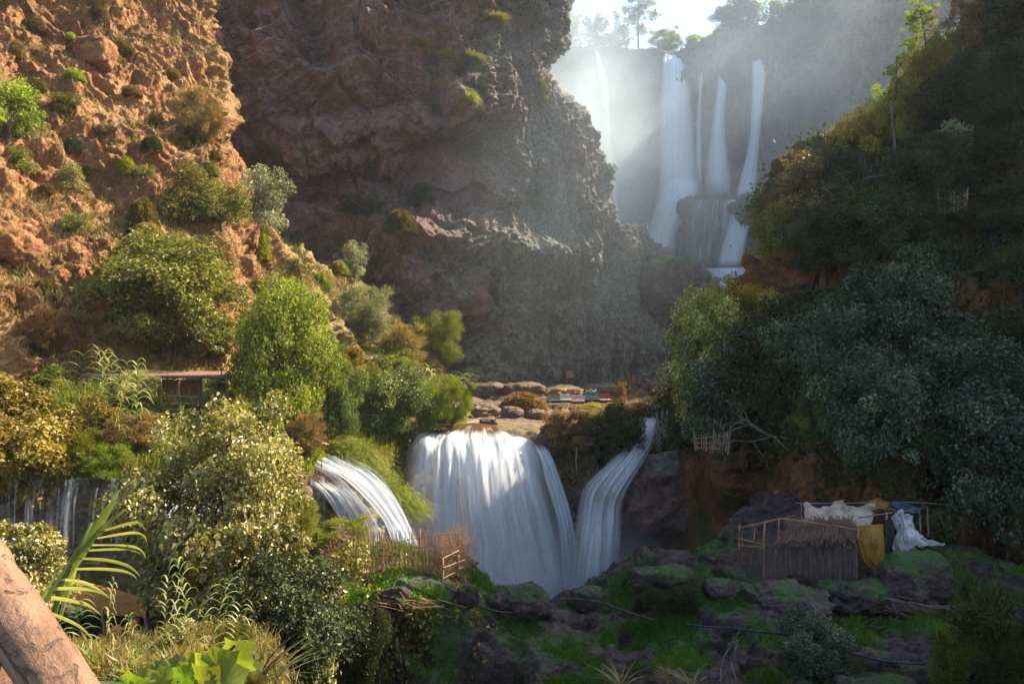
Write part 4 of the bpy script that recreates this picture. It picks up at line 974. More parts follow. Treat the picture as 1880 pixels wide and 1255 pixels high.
for j, (px, yt, yb_, lb) in enumerate([(770,672,790,'leftmost reed of the reed bed by the falls'), (790,678,790,'second reed of the reed bed'), (808,668,790,'third reed of the reed bed'),
 (826,684,788,'fourth reed of the reed bed'), (842,690,786,'fifth reed of the reed bed'), (856,700,785,'rightmost reed of the reed bed'), (816,680,792,'short reed in the front of the reed bed')]):
    cane(px, yt, yb_, 59, lb, j, rz=j*2.1, group='reed bed beside the stream', wsc=1.8)
# big foreground cane leaves
def big_cane():
    e = empty('giant_cane', W(60, 1420, 4.0), 'large close cane with long curved blades beside the log railing', 'cane')
    A = np.array(W(75, 1230, 4.0)); B = np.array(W(112, 1075, 4.0)); Cq = np.array(W(168, 960, 4.0)); base = np.array(e.location)
    loc = lambda q: tuple(np.array(q)-base)
    MB().tube([loc(W(60, 1420, 4.0)), loc(A), loc(B), loc(Cq)], [0.022, 0.02, 0.016, 0.008], 8).build('stem', L_cane, e, smooth=True)
    def blade(pts, wd, val):
        P = spline(np.array([W(*q) for q in pts]), 14, 0); mb = MB(); vs = []
        for i, q in enumerate(P):
            t = P[min(i+1, 13)]-P[max(i-1, 0)]; sdv = np.cross(t, np.array([0.2, 1, 0.25])); sdv /= np.linalg.norm(sdv)+1e-9
            s = i/13; wv = wd*(0.5+1.9*s*(1-s))*(1-s**4); vs += [loc(q+sdv*wv*.5+np.array([0, -.3*wv, 0])), loc(q), loc(q-sdv*wv*.5+np.array([0, -.3*wv, 0]))]
        fs = []
        for k in range(13):
            a = 3*k; fs += [(a, a+1, a+4, a+3), (a+1, a+2, a+5, a+4)]
        mb.add(vs, fs); o = mb.build('blade', L_cane, e, smooth=True); o.data.attributes.new('v', 'FLOAT', 'FACE').data.foreach_set('value', [val]*len(fs))
    for pts, wd, val in [
      ([(88,1100,4),(150,1010,4.05),(190,950,4.1),(222,895,4.1)], 0.06, 0.45), ([(100,1090,4),(150,1020,4),(195,945,4),(218,910,4)], 0.055, 0.3),
      ([(130,1030,4),(170,990,4),(205,955,4),(240,928,4.05)], 0.035, 0.3),
      ([(185,975,4),(220,965,3.95),(250,958,3.9),(262,965,3.9),(268,976,3.9)], 0.018, 0.7), ([(176,988,4),(220,980,3.95),(250,977,3.9),(266,984,3.9),(270,998,3.9)], 0.018, 0.8),
      ([(165,1000,4),(215,999,3.9),(250,1004,3.85),(264,1014,3.85),(268,1026,3.85)], 0.018, 0.8), ([(158,1010,4),(210,1007,3.9),(238,1008,3.85),(258,1016,3.85)], 0.018, 0.6),
      ([(142,1024,4),(190,1026,3.9),(230,1035,3.85),(250,1048,3.85),(258,1060,3.85)], 0.024, 0.55), ([(126,1044,4),(180,1043,3.9),(222,1046,3.85),(244,1054,3.85),(252,1064,3.85)], 0.022, 0.7),
      ([(106,1062,4),(150,1066,3.9),(180,1080,3.85),(205,1100,3.85)], 0.028, 0.9), ([(90,1080,4),(140,1078,3.9),(172,1082,3.85),(198,1094,3.85)], 0.03, 0.85),
      ([(84,1096,4),(120,1098,3.9),(160,1108,3.8),(188,1130,3.8)], 0.034, 1.0), ([(80,1120,4),(110,1130,3.9),(150,1150,3.8),(180,1185,3.8)], 0.03, 0.9),
      ([(110,1140,4),(128,1080,4.1),(140,1040,4.1),(150,1030,4.1)], 0.045, 0.85), ([(78,1150,4),(76,1110,4),(92,1075,4),(108,1045,4)], 0.03, 0.6)]:
        blade(pts, wd, val)
big_cane()

# ---- ground cover (stuff)
def scatter(name, sname, mask, n, ln, wd, m, label, seed=0, up=1.0, dens=None, jitter=0.15, tri=False):
    P, nn, px, py = SHEETS[sname]; r = np.random.RandomState(seed)
    wgt = mask(P, nn, px, py); wgt = np.clip(wgt, 0, None)
    # screen-independent weight: real area per vertex is roughly even within a sheet region
    idx = r.choice(len(P), n, p=wgt/wgt.sum()); C = P[idx]+r.normal(size=(n, 3))*jitter
    s = 0.5+r.rand(n)
    ax = unit(np.array([0, 0, up])+nn[idx]*np.sign(nn[idx][:, 1:2]*-1+1e-6)*0.4+r.normal(size=(n, 3))*0.4); nr = unit(r.normal(size=(n, 3)))
    Vv, F = blades_from(C+ax*(ln*s*0.4)[:, None], ax, nr, ln*s, wd*s); v = np.clip(0.5+0.35*perlin(C/2.5)+(r.rand(n)-.5)*.6, 0, 1)
    me = mesh_np(name, Vv, F, False, {'v': ('FACE', np.repeat(v, 2))}); return link(name, me, m, kind='stuff', label=label)
inv = lambda px, py: (px > -60)*(px < 1940)*(py > -40)*(py < 1300)*1.0
scatter('dry_grass', 'hillside', lambda P, n, px, py: inv(px, py)*(0.15+sm(0.25, 0.7, np.abs(n[:, 2])))*sm(-0.25, 0.35, fbm(P/4+2, 2))*(1+2*sm(450, 560, px)), 45000, 0.42, 0.06, L_straw, 'dry yellow grass tufts on the sunlit hillside', 1)
scatter('green_grass', 'hillside', lambda P, n, px, py: inv(px, py)*sm(0.35, 0.8, np.abs(n[:, 2]))*sm(0.0, 0.4, fbm(P/5+12, 2))*(0.3+sm(440, 520, px)*2), 24000, 0.4, 0.06, L_olive, 'green grass patches on the hillside ledges', 2)
scatter('ground_cover', 'terrace', lambda P, n, px, py: inv(px, py)*(1-sm(700, 780, px))*(1-sm(846, 880, py))*(1-np.exp(-((px-540)/70)**2-((py-818)/14)**2)), 45000, 0.5, 0.09, L_feather, 'green and yellow garden growth on the left bank', 3)
scatter('dry_grass', 'terrace', lambda P, n, px, py: inv(px, py)*(1-sm(760, 800, px)*(1-sm(1000, 1060, px)))*(sm(-.2, .3, fbm(P/4, 2)))*(1-sm(846, 900, py)), 26000, 0.5, 0.06, L_straw, 'tawny grass tufts on the left bank and the terrace', 4)
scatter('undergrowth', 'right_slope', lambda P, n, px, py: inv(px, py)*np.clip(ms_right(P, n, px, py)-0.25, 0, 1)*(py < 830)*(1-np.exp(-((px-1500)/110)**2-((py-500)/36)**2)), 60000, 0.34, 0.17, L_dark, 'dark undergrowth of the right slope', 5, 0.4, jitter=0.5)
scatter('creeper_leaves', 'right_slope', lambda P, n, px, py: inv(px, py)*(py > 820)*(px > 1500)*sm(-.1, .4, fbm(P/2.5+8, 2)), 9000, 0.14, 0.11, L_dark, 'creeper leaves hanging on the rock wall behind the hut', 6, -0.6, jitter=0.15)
scatter('green_grass', 'ground', lambda P, n, px, py: inv(px, py)*(P[:, 1] > 13)*(px > 560)*sm(0.45, 0.8, msf)*(P[:, 1] < 27), 75000, 0.13, 0.02, L_grass, 'short vivid grass on the mossy ground', 7, jitter=0.05)
scatter('dry_grass', 'ground', lambda P, n, px, py: inv(px, py)*(P[:, 1] > 8)*(px < 560)*(P[:, 1] < 17.5)*(1-(px > 60)*(px < 300)*(P[:, 1] > 13.5)*(P[:, 1] < 21)), 52000, 0.22, 0.013, L_dry, 'straw and grass on the bank beside the railing', 8, jitter=0.1)
scatter('green_grass', 'ground', lambda P, n, px, py: inv(px, py)*(P[:, 1] > 8)*(px < 600)*(P[:, 1] < 17.5)*sm(-.1, .3, fbm(P/0.8+3, 2)), 16000, 0.26, 0.014, L_cane, 'fresh green blades among the straw beside the railing', 18, jitter=0.08)
def ivy_mask(P, n, px, py): return inv(px, py)*np.exp(-((px-760)/95)**2-((py-1150)/70)**2)*sm(-0.1, 0.35, fbm(P/1.1+8, 2))
scatter('ivy_leaves', 'ground', ivy_mask, 7000, 0.11, 0.10, L_ivy, 'golden and dark ivy leaves trailing down the rock wall below the stick fence', 9, -0.3, jitter=0.08)
# long grass bank between the cascade and the big fall
def bank(px0, py0, px1, py1, Y0, Y1, n, ln, wd, m, nm, label, seed, spread=0.5):
    r = np.random.RandomState(seed); t = r.rand(n); C = np.array([W(px0+(px1-px0)*a, py0+(py1-py0)*a**1.4, Y0+(Y1-Y0)*a) for a in t])+r.normal(size=(n, 3))*np.array([spread, spread, spread*0.5])
    Vv, F, v = tuft_np(n, seed, ln, wd, 1.0, 0.1, 4, 0.8); k = 10; Vv = Vv.reshape(n, k, 3)+C[:, None]
    me = mesh_np(nm, Vv.reshape(-1, 3), F, True, {'v': ('FACE', v)}); return link(nm, me, m, kind='stuff', label=label)
bank(620, 818, 752, 945, 44.5, 41.5, 9000, 0.9, 0.03, L_feather, 'bank_grass', 'long golden green grass drooping over the right bank of the cascade', 21, 0.55)
bank(590, 808, 680, 845, 46.5, 44.5, 2500, 0.8, 0.03, L_dry, 'bank_grass', 'reddish dry grass at the top of the cascade bank', 22, 0.5)
# ================================================================ THINGS
m_pole = plain_mat('weathered_pole', (0.16, 0.12, 0.10), (0.32, 0.25, 0.21), 10, (1, 1, 0.2), 0.8, 0.4)
m_mud = plain_mat('red_mud_wall', (0.20, 0.085, 0.045), (0.36, 0.17, 0.10), 2.5, (1, 1, 1), 0.95, 0.6)
m_thatch = plain_mat('brown_thatch', (0.10, 0.055, 0.035), (0.26, 0.155, 0.10), 14, (1, 1, 1), 0.95, 0.8)
def cloth_mat(name, c1, c2, c3, sc=1.6, trans=0.25): return plain_mat(name, c1, c2, sc, (1, 1, 1), 0.75, 0.25, trans=trans, c3=c3)
m_cream = cloth_mat('cream_tarp', (0.34, 0.19, 0.09), (0.52, 0.40, 0.29), (0.66, 0.56, 0.45))
m_white = cloth_mat('dirty_white_tarp', (0.24, 0.19, 0.16), (0.44, 0.42, 0.41), (0.66, 0.68, 0.72))
m_ochre = cloth_mat('ochre_tarp', (0.12, 0.05, 0.01), (0.36, 0.16, 0.012), (0.46, 0.23, 0.03), 2.2)
m_bluet = cloth_mat('blue_tarp', (0.03, 0.05, 0.12), (0.06, 0.10, 0.26), (0.10, 0.16, 0.34), 2)
m_net = cloth_mat('dark_net', (0.008, 0.012, 0.016), (0.018, 0.028, 0.034), (0.03, 0.04, 0.045), 6)
m_orange = cloth_mat('orange_canopy', (0.46, 0.17, 0.035), (0.62, 0.27, 0.06), (0.70, 0.34, 0.09), 3, 0.45)

def stick(a, b, r, seed=0, wob=0.01, n=5, taper=0.8):
    rr = random.Random(seed); a = np.array(a, float); b = np.array(b, float); L = np.linalg.norm(b-a)
    pts = [a*(1-t)+b*t+np.array([rr.uniform(-1, 1), rr.uniform(-1, 1), rr.uniform(-1, 1)])*wob*L*(0 < t < 1) for t in np.linspace(0, 1, n)]
    return MB().tube(pts, [r*(1-(1-taper)*t) for t in np.linspace(0, 1, n)], 6)
def cloth(name, quad, m, label, cat='tarpaulin', nu=34, nv=26, amp=0.07, sag=0.1, seed=0, folds=7, group=None, thick=0.006, edge=0.0, parent=None):
    """quad: rows of world points (a control grid)"""
    C = np.array(quad, float); P = spline(spline(C, nv, 0), nu, 1); 
    uu, vv = np.meshgrid(np.linspace(0, 1, nu), np.linspace(0, 1, nv))
    nrm = np.cross(np.gradient(P, axis=1), np.gradient(P, axis=0)); nrm /= np.linalg.norm(nrm, axis=2)[..., None]+1e-9
    q = np.stack([uu*folds, vv*folds*0.35, uu*0+seed], -1).reshape(-1, 3)
    d = ridged(q, 4, 0.5).reshape(nv, nu)*amp+fbm(q*2.7+5, 3).reshape(nv, nu)*amp*0.4
    P = P+nrm*d[..., None]; P[..., 2] -= sag*np.sin(pi*uu)*np.sin(pi*vv)
    if edge:
        P[-1, :, 2] += edge*perlin(np.stack([uu[-1]*9, uu[-1]*0, uu[-1]*0+seed], 1)); P[:, 0, 0] += edge*perlin(np.stack([vv[:, 0]*5, vv[:, 0]*0, vv[:, 0]*0+seed], 1))
    me = mesh_np(name, P.reshape(-1, 3), grid_faces(nv, nu), True); o = link(name, me, m, parent, label, cat, group)
    md = o.modifiers.new('thickness', 'SOLIDIFY'); md.thickness = thick; return o

# ---- reed hut on the right
hut = empty('reed_hut', W(1460, 1072, 23), 'small hut of dark upright reeds with a slumped thatch roof on the mossy bank', 'hut'); hb = np.array(hut.location)
L_ = lambda px, py, Y: tuple(np.array(W(px, py, Y))-hb)
def reeds(a0, a1, b0, b1, n, r, seed, nm='reed_wall', m=m_reed, par=hut, jit=0.03):
    """a0..a1 bottom line, b0..b1 top line"""
    rr = random.Random(seed); mb = MB(); a0, a1, b0, b1 = [np.array(q) for q in (a0, a1, b0, b1)]
    for i in range(n):
        t = (i+rr.random()*0.8)/n; A = a0*(1-t)+a1*t; B = b0*(1-t)+b1*t
        j = lambda: np.array([rr.uniform(-jit, jit), rr.uniform(-jit, jit), rr.uniform(-jit, jit)])
        mb.tube([A+j(), (A+B)/2+j()*0.6, B+j()*np.array([1, 1, 4.5])], r*rr.uniform(0.6, 1.2), 5)
    o = mb.build(nm, m, par); o['kind'] = 'stuff'; return o
reeds(L_(1402,1078,23), L_(1570,1072,22.4), L_(1402,1000,23), L_(1572,994,22.4), 210, 0.011, 1)
reeds(L_(1402,1078,23.05), L_(1570,1072,22.45), L_(1402,1002,23.05), L_(1572,996,22.45), 160, 0.011, 2)
reeds(L_(1352,1072,24.6), L_(1402,1080,23), L_(1358,1004,24.6), L_(1402,1000,23), 46, 0.012, 3)
reeds(L_(1570,1072,22.4), L_(1580,1050,25), L_(1572,994,22.4), L_(1590,985,25), 60, 0.012, 4)
reeds(L_(1360,1060,26), L_(1590,1050,25.4), L_(1362,990,26), L_(1590,985,25.4), 120, 0.014, 5)
for i, (a, b, r) in enumerate([((1353,1074,24.6),(1358,962,24.6),.03),((1402,1082,23),(1404,958,23),.035),((1428,1004,23.2),(1430,952,23.2),.03),((1572,1074,22.4),(1576,968,22.4),.035),((1380,1074,23.8),(1386,968,23.8),.022),((1366,1072,24.3),(1362,975,24.3),.018)]):
    stick(L_(*a), L_(*b), r, i).build('post', m_stick, hut, smooth=True)
for i, (a, b, r) in enumerate([((1362,968,24.6),(1432,951,23.2),.028),((1432,951,23.2),(1580,972,22.5),.026),((1354,988,24.6),(1420,1002,22.95),.03),((1372,1003,23.7),(1590,990,22.3),.022),((1350,1040,24.5),(1394,1062,23.1),.016),((1362,968,24.6),(1480,940,26.2),.02),((1355,1000,24.5),(1404,1005,22.9),.02)]):
    stick(L_(*a), L_(*b), r, 40+i, 0.012).build('roof_pole', m_stick, hut, smooth=True)
def thatch(rows, n, seed, r=0.013, m=m_thatch):
    rr = random.Random(seed); mb = MB(); (a0, a1), (b0, b1) = rows; a0, a1, b0, b1 = [np.array(L_(*q)) for q in (a0, a1, b0, b1)]
    for i in range(n):
        t = rr.random(); s = rr.uniform(-0.1, 0.1); A = a0*(1-t)+a1*t; B = b0*(1-t-s)+b1*(t+s); j = np.array([rr.uniform(-.12, .12), rr.uniform(-.08, .08), rr.uniform(-.04, .16)])
        k0 = rr.uniform(0, 0.3); k1 = rr.uniform(0.75, 1.12); P0 = A*(1-k0)+B*k0+j; P1 = A*(1-k1)+B*k1+j
        mb.tube([P0, (P0+P1)/2+np.array([0, 0, -0.04]), P1], r*rr.uniform(0.5, 1.2), 4)
    o = mb.build('thatch', m, hut); o['kind'] = 'stuff'
thatch((((1448,968,23.6),(1570,968,23.4)),((1428,1002,22.8),(1576,996,22.2))), 420, 6)
thatch((((1500,955,24.6),(1572,958,24.2)),((1440,998,22.8),(1560,1000,22.2))), 260, 7)
thatch((((1440,953,24),(1560,950,25)),((1455,972,23.3),(1570,972,23.2))), 200, 8)
# tarpaulins
cloth('tarpaulin', [[W(1480,918,26),W(1508,926,26),W(1544,912,26),W(1562,926,26),W(1608,918,26)],[W(1476,945,25.2),W(1510,950,24.9),W(1540,945,24.8),W(1566,948,24.9),W(1604,946,25.2)],[W(1470,974,23.6),W(1512,980,23.4),W(1530,984,23.3),W(1560,962,23.6),W(1596,964,23.9)]], m_cream, 'stained cream tarpaulin draped over the roof poles of the hut', amp=0.09, seed=1, folds=6, edge=0.12)
cloth('tarpaulin', [[W(1594,918,26.3),W(1612,913,26.3),W(1636,922,26.3)],[W(1596,928,25.9),W(1614,926,25.8),W(1630,928,25.9)],[W(1600,934,25.5),W(1612,932,25.4),W(1620,933,25.5)]], m_ochre, 'small ochre rag on the ridge beside the cream tarpaulin', nu=20, nv=14, amp=0.04, seed=2, folds=4)
cloth('tarpaulin', [[W(1636,919,26.2),W(1660,921,26.4),W(1690,932,26.8)],[W(1642,927,25.8),W(1664,930,26),W(1690,938,26.4)],[W(1650,932,25.6),W(1668,936,25.7),W(1688,942,26)]], m_bluet, 'dark blue tarpaulin on the back poles of the hut', nu=20, nv=14, amp=0.04, seed=3, folds=5)
cloth('tarpaulin', [[W(1576,964,22.5),W(1596,962,22.5),W(1622,961,22.4)],[W(1576,998,22.3),W(1600,1000,22.2),W(1624,1000,22.2)],[W(1584,1028,22.2),W(1604,1030,22.1),W(1626,1030,22.1)],[W(1600,1046,22.2),W(1614,1049,22.1),W(1627,1042,22.1)]], m_ochre, 'ochre yellow tarpaulin hanging as a door curtain of the hut', amp=0.05, seed=4, folds=5, sag=0)
cloth('shade_net', [[W(1628,955,22.6),W(1636,952,22.7),W(1642,955,22.9)],[W(1628,1000,22.5),W(1640,1000,22.6),W(1650,1000,22.8)],[W(1630,1046,22.3),W(1642,1040,22.5),W(1652,1030,22.7)]], m_net, 'black net hanging between the ochre and the white tarpaulins', 'net', nu=20, nv=20, amp=0.04, seed=5, folds=5)
cloth('tarpaulin', [[W(1632,948,23.2),W(1650,930,23.4),W(1664,938,23.4),W(1680,946,23.6)],[W(1644,965,22.8),W(1660,955,22.8),W(1672,958,22.9),W(1686,962,23.2)],[W(1640,1000,22.4),W(1656,990,22.4),W(1680,988,22.4),W(1700,982,22.9)],[W(1656,1030,22.1),W(1668,1012,22.1),W(1690,996,22.3),W(1736,998,23.0)]], m_white, 'dirty white tarpaulin slumped down the right side of the hut', nu=50, nv=40, amp=0.13, seed=6, folds=7, edge=0.15)
fr = empty('pole_frame', W(1650, 1010, 25.5), 'leaning poles that hold up the tarpaulins behind the hut', 'pole frame'); fb = np.array(fr.location)
for i, (a, b, r) in enumerate([((1461,923,26.4),(1745,926,27),.028),((1474,970,26),(1470,922,26.4),.025),((1626,1000,22.9),(1628,940,23.4),.03),((1576,950,24.5),(1640,940,24),.03),((1600,930,25.6),(1680,940,25),.02),((1704,985,26.5),(1702,930,26.8),.03),((1690,980,26.2),(1688,935,26.4),.03),((1644,940,24),(1702,930,26.6),.02),((1555,958,24),(1568,946,25),.02)]):
    stick(np.array(W(*a))-fb, np.array(W(*b))-fb, r, 80+i, 0.012).build('pole', m_pole, fr, smooth=True)

# stick pile on the ground right of the hut
def pile(name, c, n, L, r, label, cat, seed, spread=(1, .5, .2), dirv=(1, 0.1, -0.15), m=m_reed):
    rr = random.Random(seed); e = empty(name, c, label, cat)
    for i in range(n):
        o = np.array([rr.gauss(0, 1)*spread[0], rr.gauss(0, 1)*spread[1], abs(rr.gauss(0, 1))*spread[2]])
        d = unit(np.array(dirv)+np.array([rr.gauss(0, 1), rr.gauss(0, 1), rr.gauss(0, .4)])*0.3); l = L*rr.uniform(.4, 1.1)
        stick(o-d*l/2, o+d*l/2, r*rr.uniform(.5, 1.3), seed+i, 0.03, 4).build('stick', m, e)
    return e
p, _ = ground_at(1672, 1128); pile('stick_pile', tuple(p+np.array([0, 0, .12])), 60, 1.5, 0.014, 'heap of dark dead sticks and reeds on the ground right of the hut', 'stick pile', 5, (.55, .3, .16), (1, 0.1, -0.35))
p, _ = ground_at(1600, 1146); pile('stick_pile', tuple(p+np.array([0, 0, .08])), 14, 1.0, 0.014, 'few loose sticks lying on the moss below the hut', 'stick pile', 6, (.4, .2, .05), (1, 0.1, -0.05))
p, _ = ground_at(762, 1118); pile('stick_pile', tuple(p+np.array([0, 0, .12])), 24, 1.1, 0.012, 'pale sticks lying across the golden ivy', 'stick pile', 7, (.45, .12, .06), (1, 0.0, -0.25), m_stick)
p, _ = ground_at(1798, 985); e = pile('stick_bundle', tuple(p), 7, 1.2, 0.02, 'three legged bundle of upright sticks near the right edge', 'stick bundle', 8, (.12, .1, .4), (0.1, 0, 1), m_pole)

# ---- stick fence in the middle
fence = empty('stick_fence', W(740, 1068, 21), 'crooked woven stick fence in front of the big waterfall', 'fence'); fb = np.array(fence.location)
def fp(px, py, Y): return np.array(W(px, py, Y))-fb
tops = [(640, 975), (660, 972), (700, 975), (740, 970), (770, 972), (790, 975), (812, 978), (830, 976), (850, 965)]
def interp(tb, x): return float(np.interp(x, [a for a, _ in tb], [b for _, b in tb]))
rr = random.Random(9)
stk = []
for i in range(16):
    nme = 'stake'; x0 = random.random()
    stk.append(stick((0, 0, 0), (rr.uniform(-.06, .06), rr.uniform(-.05, .05), 1.0), 0.0105, 300+i, 0.022, 6, 0.6))
smesh = []
for s_ in stk:
    me = bpy.data.meshes.new('stake'); me.from_pydata(s_.v, [], s_.f); me.materials.append(m_stick); smesh.append(me)
for i in range(132):
    t = i/131; x = 640+t*176+rr.uniform(-1.2, 1.2); Y = 21.5-0.9*t+rr.uniform(-.04, .04); yb = 1058+t*22; yt = interp(tops, x)+rr.uniform(-8, 26)*rr.random()
    o = link('stake', smesh[i % 16], None, fence); o.location = tuple(fp(x, yb, Y)); o.scale = (1, 1, (yb-yt)/FP*Y); o.rotation_euler = (rr.uniform(-.04, .04), rr.uniform(-.05, .05), rr.random()*6)
for i in range(46):
    t = i/45; x = 808+t*48; Y = 20.6+1.3*t; yb = 1078-t*34; yt = 984-t*26+rr.uniform(-10, 8)
    o = link('stake', smesh[i % 16], None, fence); o.location = tuple(fp(x, yb, Y)); o.scale = (1.1, 1.1, (yb-yt)/FP*Y); o.rotation_euler = (rr.uniform(-.1, .1), rr.uniform(0.0, .22), rr.random()*6)
for (x, yt, yb, Y, r) in [(757, 1022, 1064, 20.85, .03), (703, 975, 1060, 21.3, .022), (812, 1024, 1075, 20.5, .035), (841, 1018, 1058, 21.2, .035), (676, 968, 1055, 21.4, .02), (770, 970, 1066, 20.8, .024)]:
    stick(fp(x, yb+4, Y), fp(x+1, yt, Y), r, int(x), 0.01).build('post', m_stick, fence, smooth=True)
for k, (pts, r) in enumerate([([(640,1003),(700,1001),(757,1004),(812,1001)],.013),([(640,1040),(700,1041),(757,1046),(800,1052)],.013),([(642,1051),(700,1052),(757,1060),(806,1066)],.014),([(690,1024),(757,1027),(812,1030)],.011),
     ([(724,997),(757,989),(800,981),(842,978)],.012),([(636,1013),(680,1017),(720,1018)],.011)]):
    P = []
    for (x, y) in pts: P.append(fp(x, y, 21.46-0.9*(x-640)/176-0.05))
    P = spline(np.array(P), 12, 0); MB().tube(P, r, 6).build('rail', m_stick, fence, smooth=True)
for k, (a, b) in enumerate([((810,1026,20.45),(842,1010,21.1)),((814,1042,20.45),(838,1032,21.1)),((812,1062,20.45),(836,1050,21.1)),((840,1032,21.1),(853,1027,21.5)),((842,1044,21.1),(852,1040,21.4))]):
    stick(fp(*a), fp(*b), 0.022, 700+k, .01).build('rail', m_pole, fence, smooth=True)
def brush(label, pts, n, L, r, seed, par=None, name='brushwood', m=m_stick):
    rr = random.Random(seed); mb = MB()
    for i in range(n):
        c = np.array(rr.choice(pts)); c = np.array(W(*c))+np.array([rr.gauss(0, .18), rr.gauss(0, .15), rr.gauss(0, .2)])
        d = unit(np.array([rr.gauss(0, 1), rr.gauss(0, .6), rr.gauss(0.3, .8)])); l = L*rr.uniform(.3, 1)
        mb.tube([c-d*l/2, c+np.array([rr.uniform(-1, 1), rr.uniform(-1, 1), rr.uniform(-1, 1)])*l*.08, c+d*l/2], [r, r*.7, r*.3], 3, cap=False)
    o = mb.build(name, m, par); return tag(o, label, 'brushwood')
brush('reddish tangle of brushwood heaped against the right end of the stick fence', [(835,1000,21.6),(845,1015,21.6),(825,1010,21.2),(850,990,21.8),(848,1030,21.8),(815,1040,20.9),(790,1035,20.9)], 420, 0.7, 0.006, 31)
brush('dark brushwood tangle at the left end of the stick fence', [(610,1010,21.5),(625,1025,21.4),(600,1030,21.3),(640,1000,21.5),(630,985,21.5)], 220, 0.7, 0.008, 32)

# ---- hoses
def hose(label, pts, r, m, seed=0):
    P = spline(np.array([W(*q) for q in pts]), 60, 0); o = MB().tube(P, r, 8).build('hose', m, None, smooth=True); return tag(o, label, 'hose')
m_black = plain_mat('black_plastic_pipe', (0.012, 0.014, 0.018), (0.03, 0.034, 0.042), 4, rough=0.6, bump=0.05)
m_blue = plain_mat('blue_plastic_pipe', (0.004, 0.014, 0.05), (0.008, 0.022, 0.075), 4, rough=0.6, bump=0.05)
hose('black water hose sagging from the stick fence across the mossy edge', [(818,1074,19.8),(850,1095,19.6),(890,1116,19.8),(935,1124,20.4),(975,1118,21),(1010,1104,21.4),(1050,1099,21.4),(1100,1105,21),(1150,1122,20.2),(1200,1138,19.4)], 0.032, m_black)
hose('thin blue black pipe lying on the moss in front of the hut', [(1260,1145,18.6),(1300,1150,18.3),(1340,1152,18.2),(1390,1158,18),(1450,1165,17.8)], 0.025, m_blue)
hose('dark pipe crossing the mossy bank in the lower right', [(1545,1190,16.4),(1590,1205,16.1),(1640,1215,15.8),(1700,1216,15.8),(1760,1202,16.2)], 0.025, m_blue)
hose('bright blue pipe hanging down the right slope', [(1818,430,39.6),(1826,465,39.2),(1836,505,38.6),(1846,545,37.6),(1860,580,36.6)], 0.05, m_blue)

# ---- wooden pole and woven panels on the right slope
p, _ = ground_at(1652, 362, ('right_slope',)); mb = MB(); k = p[1]/FP
mb.tube([p-np.array([0, 0, .3]), p+np.array([-8*k, 0, 80*k]), p+np.array([-17*k, 0, 172*k])], [0.12, 0.11, 0.09], 10); o = mb.build('wooden_pole', m_bark, smooth=True); tag(o, 'bare brown wooden pole standing up from the right slope', 'pole')
def wattle(label, quad, nst, seed, r=0.025, name='wattle_panel'):
    """quad: TL TR BR BL world"""
    TL, TR, BR, BL = [np.array(q) for q in quad]; rr = random.Random(seed); e = empty(name, tuple(BL), label, 'stick panel')
    for i in range(nst):
        t = i/(nst-1); A = BL*(1-t)+BR*t-BL; B = TL*(1-t)+TR*t-BL; j = np.array([rr.uniform(-.1, .1), rr.uniform(-.05, .05), rr.uniform(-.15, .15)])
        stick(A+j*.6-(B-A)*0.12*rr.random(), B+j, r*rr.uniform(.6, 1.1), seed+i, .02, 4).build('stake', m_pole if i % 3 else m_stick, e)
    for s in (0.15, 0.5, 0.85):
        stick(BL*(1-s)+TL*s-BL+np.array([0, -.05, 0]), BR*(1-s)+TR*s-BL+np.array([0, -.05, 0]), r*1.2, seed+90, .01).build('rail', m_stick, e)
    for t in (0.0, .55, 1.0):
        A = BL*(1-t)+BR*t-BL; B = TL*(1-t)+TR*t-BL; stick(A-(B-A)*.1, B+(B-A)*.3, r*1.7, seed+95, .01).build('post', m_pole, e)
    return e
wattle('grey woven stick panel among bushes high on the right slope', (W(1722,362,42),W(1776,354,41.5),W(1774,384,41.3),W(1722,390,41.8)), 22, 500, .03)
wattle('brown woven stick panel slung under twigs beside the brown boulder', (W(1274,800,35.6),W(1340,794,35.2),W(1336,830,35.2),W(1276,824,35.6)), 24, 600, .02)
wattle('upright bundle of sticks standing at the head of the narrow waterfall', (W(1206,772,56),W(1224,768,56),W(1220,822,54.5),W(1206,822,54.5)), 16, 650, .05)
o = tag(stick(W(1059,872,52.6), W(1059,822,52.8), .07, 3, .02).build('thin_post', m_pole, smooth=True), 'thin bare post standing on the rock islet', 'post')
# leafless twisted branches over the panel
def branches(label, origin, dirs, seed, L=3.0, r=0.05, name='bare_branches', m=m_pole):
    rr = random.Random(seed); mb = MB()
    def grow(p, d, l, r, dep):
        pts = [p]; q = p
        for i in range(6):
            d = unit(d+np.array([rr.gauss(0, .2), rr.gauss(0, .15), rr.gauss(0, .2)])); q = q+d*l/6; pts.append(q)
            if dep < 3 and i > 1 and rr.random() < .6: grow(q, unit(d+np.array([rr.gauss(0, .7), rr.gauss(0, .4), rr.gauss(0, .7)])), l*.5, r*.5, dep+1)
        mb.tube(pts, [r*(1-.13*i) for i in range(7)], 5, cap=False)
    for d in dirs: grow(np.array(origin, float), unit(np.array(d, float)), L*rr.uniform(.7, 1.1), r, 0)
    return tag(mb.build(name, m, smooth=True), label, 'branches')
branches('tangle of bare twisted branches reaching left above the brown boulder', W(1420,800,35.5), [(-1,-.1,-.1),(-1,0,.2),(-.8,-.2,-.35),(-.6,.1,.5),(.8,-.2,.1),(.5,-.2,-.6)], 3, 3.0, 0.05)
branches('forked dead branches low on the wall above the hut', W(1470,800,34), [(1,-.3,.1),(.9,-.2,-.5),(.2,-.3,.7),(-.3,-.2,-.9)], 4, 2.2, 0.04)
